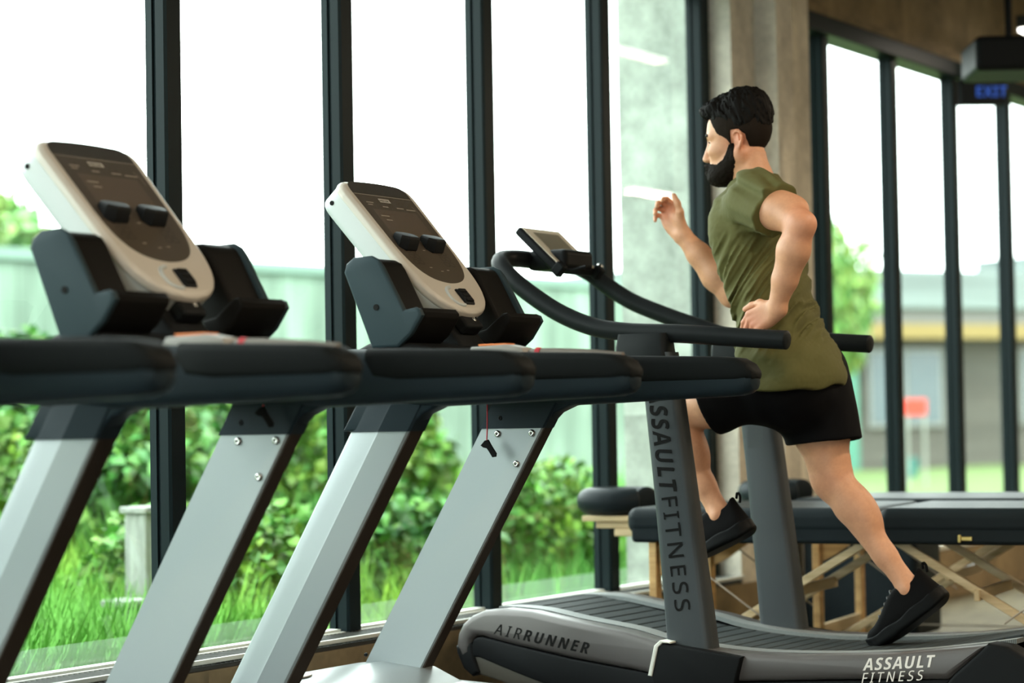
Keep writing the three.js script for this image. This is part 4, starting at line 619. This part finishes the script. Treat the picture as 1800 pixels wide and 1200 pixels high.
  K.push(ell(Hp(0.05, -0.095, 0), [0.047, 0.04, 0.04], AX, 0.03)); // jaw
  K.push(ell(Hp(0.082, -0.113, 0), [0.018, 0.018, 0.024], AX, 0.02)); // chin
  for (const s of [-1, 1]) { K.push(cap(Hp(-0.012, -0.055, s * 0.055), Hp(0.06, -0.108, s * 0.03), 0.022, 0.018, 0.025)); K.push(ell(Hp(0.062, -0.03, s * 0.045), [0.028, 0.02, 0.02], AX, 0.02)); K.push(cap(Hp(0.088, 0.022, s * 0.012), Hp(0.072, 0.02, s * 0.052), 0.012, 0.011, 0.015)); }
  K.push(cap(Hp(0.094, 0.008, 0), Hp(0.115, -0.046, 0), 0.008, 0.0115, 0.013)); K.push(ell(Hp(0.106, -0.052, 0), [0.015, 0.008, 0.0155], AX, 0.008)); // nose
  K.push(ell(Hp(0.104, -0.076, 0), [0.013, 0.0065, 0.022], AX, 0.006), ell(Hp(0.102, -0.09, 0), [0.013, 0.0075, 0.02], AX, 0.006)); // lips
  const dents = [-1, 1].map((s) => ell(Hp(0.098, 0.0, s * 0.031), [0.02, 0.0115, 0.019], AX));
  const lids = [-1, 1].map((s) => ell(Hp(0.077, -0.001, s * 0.032), [0.0135, 0.0135, 0.0145], AX, 0.004));
  const neck = [cap(Hp(-0.03, -0.06, 0), V(1.43, 1.76, 1.338), 0.053, 0.058, 0.03), ...[-1, 1].map((s) => cap(Hp(-0.03, -0.05, s * 0.06), V(1.43 + s * -0.02, 1.755, 1.285), 0.016, 0.014, 0.02))];
  const ear = []; for (const s of [-1, 1]) { const E = (f, u, o) => Hp(-0.024 + f, -0.012 + u, s * (0.077 + o)); const rim = [[0.006, -0.018, 0.0], [-0.008, -0.02, 0.006], [-0.018, -0.004, 0.012], [-0.022, 0.014, 0.016], [-0.016, 0.03, 0.016], [-0.002, 0.035, 0.011], [0.01, 0.027, 0.005], [0.012, 0.014, 0.002]]; for (let i = 0; i + 1 < rim.length; i++) ear.push(cap(E(...rim[i]), E(...rim[i + 1]), 0.0045, 0.0045, 0.003)); ear.push(ell(E(0.0, -0.027, 0.002), [0.009, 0.011, 0.005], AX, 0.006)); ear.push(ell(E(-0.005, 0.006, 0.001), [0.017, 0.03, 0.006], AX, 0.004)); ear.push(cap(E(-0.01, -0.006, 0.008), E(-0.008, 0.02, 0.01), 0.0035, 0.003, 0.004)); }
  const headBase = wrap((x, y, z) => { let d = evalList(K, x, y, z); for (const q of dents) d = smax(d, -q(x, y, z), 0.014); for (const q of lids) d = smin(d, q(x, y, z), 0.004); return d; }, 0.02);
  const bound = (list, c, r, k) => { const f = (x, y, z) => { const e = h3(x - c.x, y - c.y, z - c.z) - r; return e > 0.12 ? e : evalList(list, x, y, z); }; f.k = k; return f; };
  S.push(...neck, wrap((x, y, z) => { const e = h3(x - HO.x, y - HO.y, z - HO.z) - 0.17; return e > 0.1 ? e : headBase(x, y, z); }, 0.025), bound(ear, HO, 0.13, 0.006));
  // skin colour with fine mottling, redder at knuckles, knees, elbows and ears where the blood shows
  const skinM = new THREE.MeshPhysicalMaterial({ vertexColors: true, roughness: 0.5, sheen: 0.25, sheenRoughness: 0.6, sheenColor: lin(0.6, 0.35, 0.25) });
  const bodyG = polygonise(S, null, [1.05, 0.3, 0.78], [1.8, 2.08, 1.95], 0.0043);
  { const p = bodyG.attributes.position, col = new Float32Array(p.count * 3); const warm = [J.elL, J.kneeL, J.kneeR, J.wrR.clone().add(V(0, 0.09, -0.05)), J.wrL.clone().add(V(0, -0.05, -0.09)), Hp(-0.024, -0.01, 0.08)];
    for (let i = 0; i < p.count; i++) { const x = p.getX(i), y = p.getY(i), z = p.getZ(i), n = 0.05 * noise3(x * 60, y * 60, z * 60) + 0.05 * noise3(x * 220, y * 220, z * 220); let w = 0; for (const q of warm) w = Math.max(w, 1 - h3(x - q.x, y - q.y, z - q.z) / 0.08); w = Math.max(0, w); col[3 * i] = 0.64 * (1 + n); col[3 * i + 1] = lerp(0.32, 0.24, w) * (1 + 1.2 * n); col[3 * i + 2] = lerp(0.185, 0.14, w) * (1 + 1.2 * n); }
    bodyG.setAttribute('color', new THREE.BufferAttribute(col, 3)); }
  put('body', bodyG, skinM);
  const local = (x, y, z) => { const a = x - HO.x, b = y - HO.y, c = z - HO.z; return [a * hf.x + b * hf.y + c * hf.z, a * hu.x + b * hu.y + c * hu.z, a * hs.x + b * hs.y + c * hs.z]; };
  // --- hair: cropped sides, longer brushed-up top
  const hairM = blk(0.006, 0.005, 0.0045, 0.6), cropM = blk(0.016, 0.011, 0.008, 0.75), beardM = blk(0.011, 0.008, 0.006, 0.75);
  const hb = [[HO.x - 0.16, HO.y - 0.19, HO.z - 0.17], [HO.x + 0.16, HO.y + 0.24, HO.z + 0.17]];
  const hairLine = (f, s) => { // lowest hair height by distance along the head
    const P = [[0.1, 0.085], [0.075, 0.078], [0.06, 0.05], [0.045, 0.022], [0.028, 0.012], [0.012, 0.0], [0.0, -0.02], [-0.004, 0.03], [-0.03, 0.03], [-0.05, 0.012], [-0.056, -0.03], [-0.07, -0.072], [-0.12, -0.088]]; let i = 0; while (i + 2 < P.length && P[i + 1][0] > f) i++; const t = clamp((P[i][0] - f) / (P[i][0] - P[i + 1][0]), 0, 1); return lerp(P[i][1], P[i + 1][1], t); };
  put('cropped_hair', polygonise([wrap((x, y, z) => { const [f, u, s] = local(x, y, z); return smax(headBase(x, y, z) - 0.0055 - 0.0012 * noise3(x * 500, y * 500, z * 500), (hairLine(f, s) - u) * 0.75 + 0.002 * noise3(x * 260, y * 260, z * 260), 0.004); }, 0.01)], null, ...hb, 0.0032), cropM);
  const hairE = ell(Hp(-0.012, 0.07, 0), [0.112, 0.102, 0.084], AX), hairF = ell(Hp(0.066, 0.112, 0), [0.055, 0.032, 0.062], AX), hairB = ell(Hp(-0.045, 0.115, 0), [0.07, 0.058, 0.07], AX), lipE = ell(Hp(0.11, -0.083, 0), [0.024, 0.0125, 0.024], AX);
  put('top_hair', polygonise([wrap((x, y, z) => { const [f, u, s] = local(x, y, z); const tuft = 0.0045 * noise3(f * 60 - u * 30, u * 22, s * 60) + 0.005 * noise3(f * 210 - u * 60, u * 45, s * 210), e = hairE(x, y, z); const fr = hairF(x, y, z); let d = smin(smin(e, fr, 0.03), hairB(x, y, z), 0.03) - tuft; d = smax(d, 0.03 + 0.055 * sstep(0.02, 0.095, f) - 0.02 * sstep(-0.03, -0.1, f) + 0.008 * noise3(f * 60, s * 60, 3) - u, 0.008); return d * 0.8; }, 0.01)], null, ...hb, 0.0032), hairM);
  // --- beard and moustache
  const cheek = (f) => { const P = [[-0.01, -0.012], [0.008, -0.015], [0.02, -0.04], [0.035, -0.064], [0.06, -0.076], [0.085, -0.07], [0.12, -0.062]]; let i = 0; while (i + 2 < P.length && P[i + 1][0] < f) i++; const t = clamp((f - P[i][0]) / (P[i + 1][0] - P[i][0]), 0, 1); return lerp(P[i][1], P[i + 1][1], t); };
  put('beard', polygonise([wrap((x, y, z) => { const [f, u, s] = local(x, y, z); let d = headBase(x, y, z) - (0.005 + 0.005 * sstep(-0.07, -0.12, u)) - 0.002 * noise3(x * 240, y * 240, z * 240) - 0.001 * noise3(x * 500, y * 500, z * 500); d = smax(d, (u - cheek(f) - 0.002 * noise3(x * 300, y * 300, z * 300)) * 0.8, 0.004); d = smax(d, -0.01 - f + 0.3 * Math.min(0, u + 0.06), 0.006); return smax(d, -lipE(x, y, z), 0.004); }, 0.01)], null, ...hb, 0.003), beardM);
  const onFace = (u, s, out) => { let f = 0.15; while (f > 0.02) { const q = Hp(f, u, s); if (headBase(q.x, q.y, q.z) < 0) break; f -= 0.0008; } return Hp(f + out, u, s); };
  for (const s of [-1, 1]) { put('eyebrow', tube([onFace(0.019, s * 0.011, 0.0005), onFace(0.024, s * 0.022, 0.0005), onFace(0.027, s * 0.034, 0.0005), onFace(0.026, s * 0.046, 0.0005), onFace(0.021, s * 0.056, 0.0005)], 0.0046, 18, 7), hairM);
    put('eyelash', tube([onFace(0.0, s * 0.02, 0.0), onFace(0.004, s * 0.03, 0.001), onFace(0.001, s * 0.042, 0.0), onFace(-0.002, s * 0.048, 0.0)], 0.0022, 14, 6), hairM);
    const eye = mesh('eye', new THREE.SphereGeometry(0.0118, 18, 14), std(0.75, 0.72, 0.68, 0.15), person); eye.position.copy(Hp(0.077, -0.0005, s * 0.032)).sub(V(PX, 0.25, PZ)); const ir = mesh('iris', new THREE.SphereGeometry(0.0062, 14, 10), std(0.03, 0.018, 0.01, 0.15), eye); ir.position.copy(hf).multiplyScalar(0.0068); }
  // --- T-shirt
  const shirtM = new THREE.MeshPhysicalMaterial({ color: lin(0.095, 0.09, 0.022), roughness: 0.85, sheen: 0.12, sheenRoughness: 0.5, sheenColor: lin(0.12, 0.13, 0.05), bumpMap: fineBump, bumpScale: 0.0002 });
  const sleeve = (sh, el, e) => { const a = sh.clone(), b = mid(sh, el, 0.5), d = dirOf(sh, el); const c = cap(a, mid(sh, el, 0.95), 0.09, 0.081, 0.04); const f = (x, y, z) => { const along = (x - b.x) * d.x + (y - b.y) * d.y + (z - b.z) * d.z; return smax(c(x, y, z) - 0.004 + 0.014 * noise3(x * 24 + along * 14, (y - d.y * along) * 34, (z - d.z * along) * 34), along, 0.006); }; f.k = 0.045; return f; };
  const shirtT = (() => { const t = torso(0.012, 0.9, 1.79); return wrap((x, y, z) => t(x, y, z), 0.045); })();
  // cloth falling straight at the back and over the hips
  const drape = [ell(V(1.43, 1.12, 1.468), [0.192, 0.15, 0.143], undefined, 0.06), ell(V(1.43, 1.29, 1.41), [0.155, 0.15, 0.108], undefined, 0.06)];
  const fold = (x, y, z) => { // pulls from the near armpit and back down across the belly; slack cloth below the waist
    const near = sstep(0.08, -0.06, x - PX), q = (z - 1.36) * 0.8 - (y - 1.45) * 0.6 + 0.25 * (x - PX), l = (z - 1.36) * 0.6 + (y - 1.45) * 0.8;
    const w = 0.6 * noise3(q * 10, l * 5, x * 6); const band = sstep(1.62, 1.48, y) * sstep(1.14, 1.3, y);
    const r = noise3(q * 52 + w * 2, l * 6.5, x * 9), r2 = noise3(q * 100 + 9, l * 11, x * 14);
    let d = band * (0.02 * Math.abs(r) + 0.007 * r2 - 0.006);
    d += 0.008 * sstep(1.34, 1.2, y) * noise3(x * 9, y * 16, z * 9) + 0.004 * sstep(1.5, 1.62, y) * noise3(q * 24, l * 8, x * 10);
    return d * (0.55 + 0.45 * near) * (0.25 + 0.75 * sstep(1.24, 1.32, z)) + 0.0008 * noise3(x * 110, y * 110, z * 110); };
  const neckHole = cap(V(1.43, 1.70, 1.325), V(1.43, 1.95, 1.285), 0.067, 0.07);
  const pecs = [ell(V(1.35, 1.595, 1.285), [0.09, 0.06, 0.055], undefined, 0.03), ell(V(1.5, 1.595, 1.25), [0.09, 0.06, 0.055], undefined, 0.03)];
  const shirtG = polygonise([shirtT, ...pecs, ...drape, sleeve(J.shL, J.elL), sleeve(J.shR, J.elR)], (d, x, y, z) => { d += fold(x, y, z); const fz = Math.max(0, 1.365 - z), hem = 1.07 + 11 * fz * fz + 0.003 * Math.sin(x * 30 + z * 25) + 0.015 * sstep(0.12, 0.02, Math.abs(x - PX)); d = smax(d, hem - y, 0.008); d = smax(d, 1.775 + 0.5 * (z - 1.345) * (z < 1.345 ? 1.2 : 0.5) - y < -0.02 ? y - (1.808 + 0.6 * (z - 1.345)) : -1, 0.01); return smax(d, -neckHole(x, y, z), 0.008); }, [1.02, 0.98, 1.05], [1.86, 1.86, 1.78], 0.0048);
  put('t_shirt', shirtG, shirtM);
  // --- shorts: pelvis with two wide legs
  const shortsM = blk(0.004, 0.004, 0.005, 0.8);
  const trouser = (hip, kn, t1, r0, r1, flare) => { const d = dirOf(hip, kn), e = mid(hip, kn, t1), c = cap(hip, mid(hip, kn, t1 + 0.2), r0, r1, 0.05); const f = (x, y, z) => { const al = (x - e.x) * d.x + (y - e.y) * d.y + (z - e.z) * d.z; return smax(c(x, y, z), al + flare * (z - e.z), 0.008); }; f.k = 0.05; return f; };
  put('shorts', polygonise([ell(V(1.43, 1.09, 1.45), [0.19, 0.16, 0.152], undefined, 0.05), trouser(J.hipL, J.kneeL, 0.6, 0.104, 0.11, 0.1), trouser(J.hipR, J.kneeR, 0.64, 0.132, 0.125, -0.12)], (d, x, y, z) => d + 0.004 * noise3(x * 20, y * 12, z * 20), [1.15, 0.75, 0.95], [1.72, 1.26, 1.75], 0.0045), shortsM);
  // --- shoes
  const upM = blk(0.003, 0.003, 0.0035, 0.75), soleM = blk(0.004, 0.0045, 0.005, 0.5), laceM = std(0.04, 0.045, 0.05, 0.45);
  for (const F of feet) { const O = F.an.clone().addScaledVector(F.u, -0.075).addScaledVector(F.d, -0.01), X = [F.d, F.u, F.s], P = (a, b, c) => O.clone().addScaledVector(F.d, a).addScaledVector(F.u, b).addScaledVector(F.s, c); const loc = (x, y, z) => { const q = V(x - O.x, y - O.y, z - O.z); return [q.dot(F.d), q.dot(F.u), q.dot(F.s)]; };
    const shoe = part('shoe', person); shoe.position.set(-PX, -0.25, -PZ); const bb = (m) => [[O.x - 0.12, O.y - 0.26, O.z - 0.27], [O.x + 0.12, O.y + 0.26, O.z + 0.22]];
    const plan = (a) => { const t = clamp((a + 0.075) / 0.3, 0, 1); return 0.036 + 0.014 * Math.sin(Math.PI * Math.min(1, t * 1.05)) + 0.004 * t; };
    const foot = (a, b, c, g) => { const r = plan(a) + g, ea = Math.max(-0.045 - a, a - 0.185, 0); return h3(Math.max(ea, 0), c) - r; };
    mesh('sole', polygonise([wrap((x, y, z) => { const [a, b, c] = loc(x, y, z); const toe = 0.018 * Math.pow(clamp((a - 0.1) / 0.13, 0, 1.2), 2), heel = 0.012 * Math.pow(clamp((-0.03 - a) / 0.06, 0, 1.2), 2); const low = -0.035 + toe + heel, hi = 0.006 + 0.008 * sstep(0.05, -0.06, a) + toe; const wave = 0.003 * Math.sin(a * 60) * (b > -0.01 ? 1 : 0); return smax(smax(foot(a, b, c, 0.007 + 0.006 * sstep(0.01, -0.03, b)), low - b, 0.012), b - hi - wave, 0.006); }, 0.01)], null, ...bb(), 0.0042), soleM, shoe);
    mesh('upper', polygonise([wrap((x, y, z) => { const [a, b, c] = loc(x, y, z); const top = 0.04 + 0.06 * sstep(0.19, 0.035, a) + 0.018 * sstep(-0.02, -0.07, a); const nar = 0.030 * sstep(0.0, 0.1, b); let d = smax(foot(a, b, c, 0.003 - nar * 0.75), b - top, 0.03); d = smax(d, -0.01 - b, 0.01); const hole = ell(P(-0.004, 0.105, 0), [0.052, 0.042, 0.031], X)(x, y, z); return smax(d, -hole, 0.006); }, 0.01)], null, ...bb(), 0.0038), upM, shoe);
    const ls = []; for (let i = 0; i < 5; i++) { const a = 0.062 + i * 0.02, b = 0.099 - i * 0.0105; ls.push(...tube([P(a, b - 0.012, -0.024), P(a + 0.004, b + 0.003, 0), P(a, b - 0.012, 0.024)], 0.0028, 8, 6)); } mesh('laces', ls, laceM, shoe);
    mesh('pull_tab', tube([P(-0.07, 0.092, 0), P(-0.082, 0.108, 0), P(-0.086, 0.096, 0), P(-0.076, 0.075, 0)], 0.0045, 12, 8), upM, shoe); }
}
renderer.render(scene, camera);
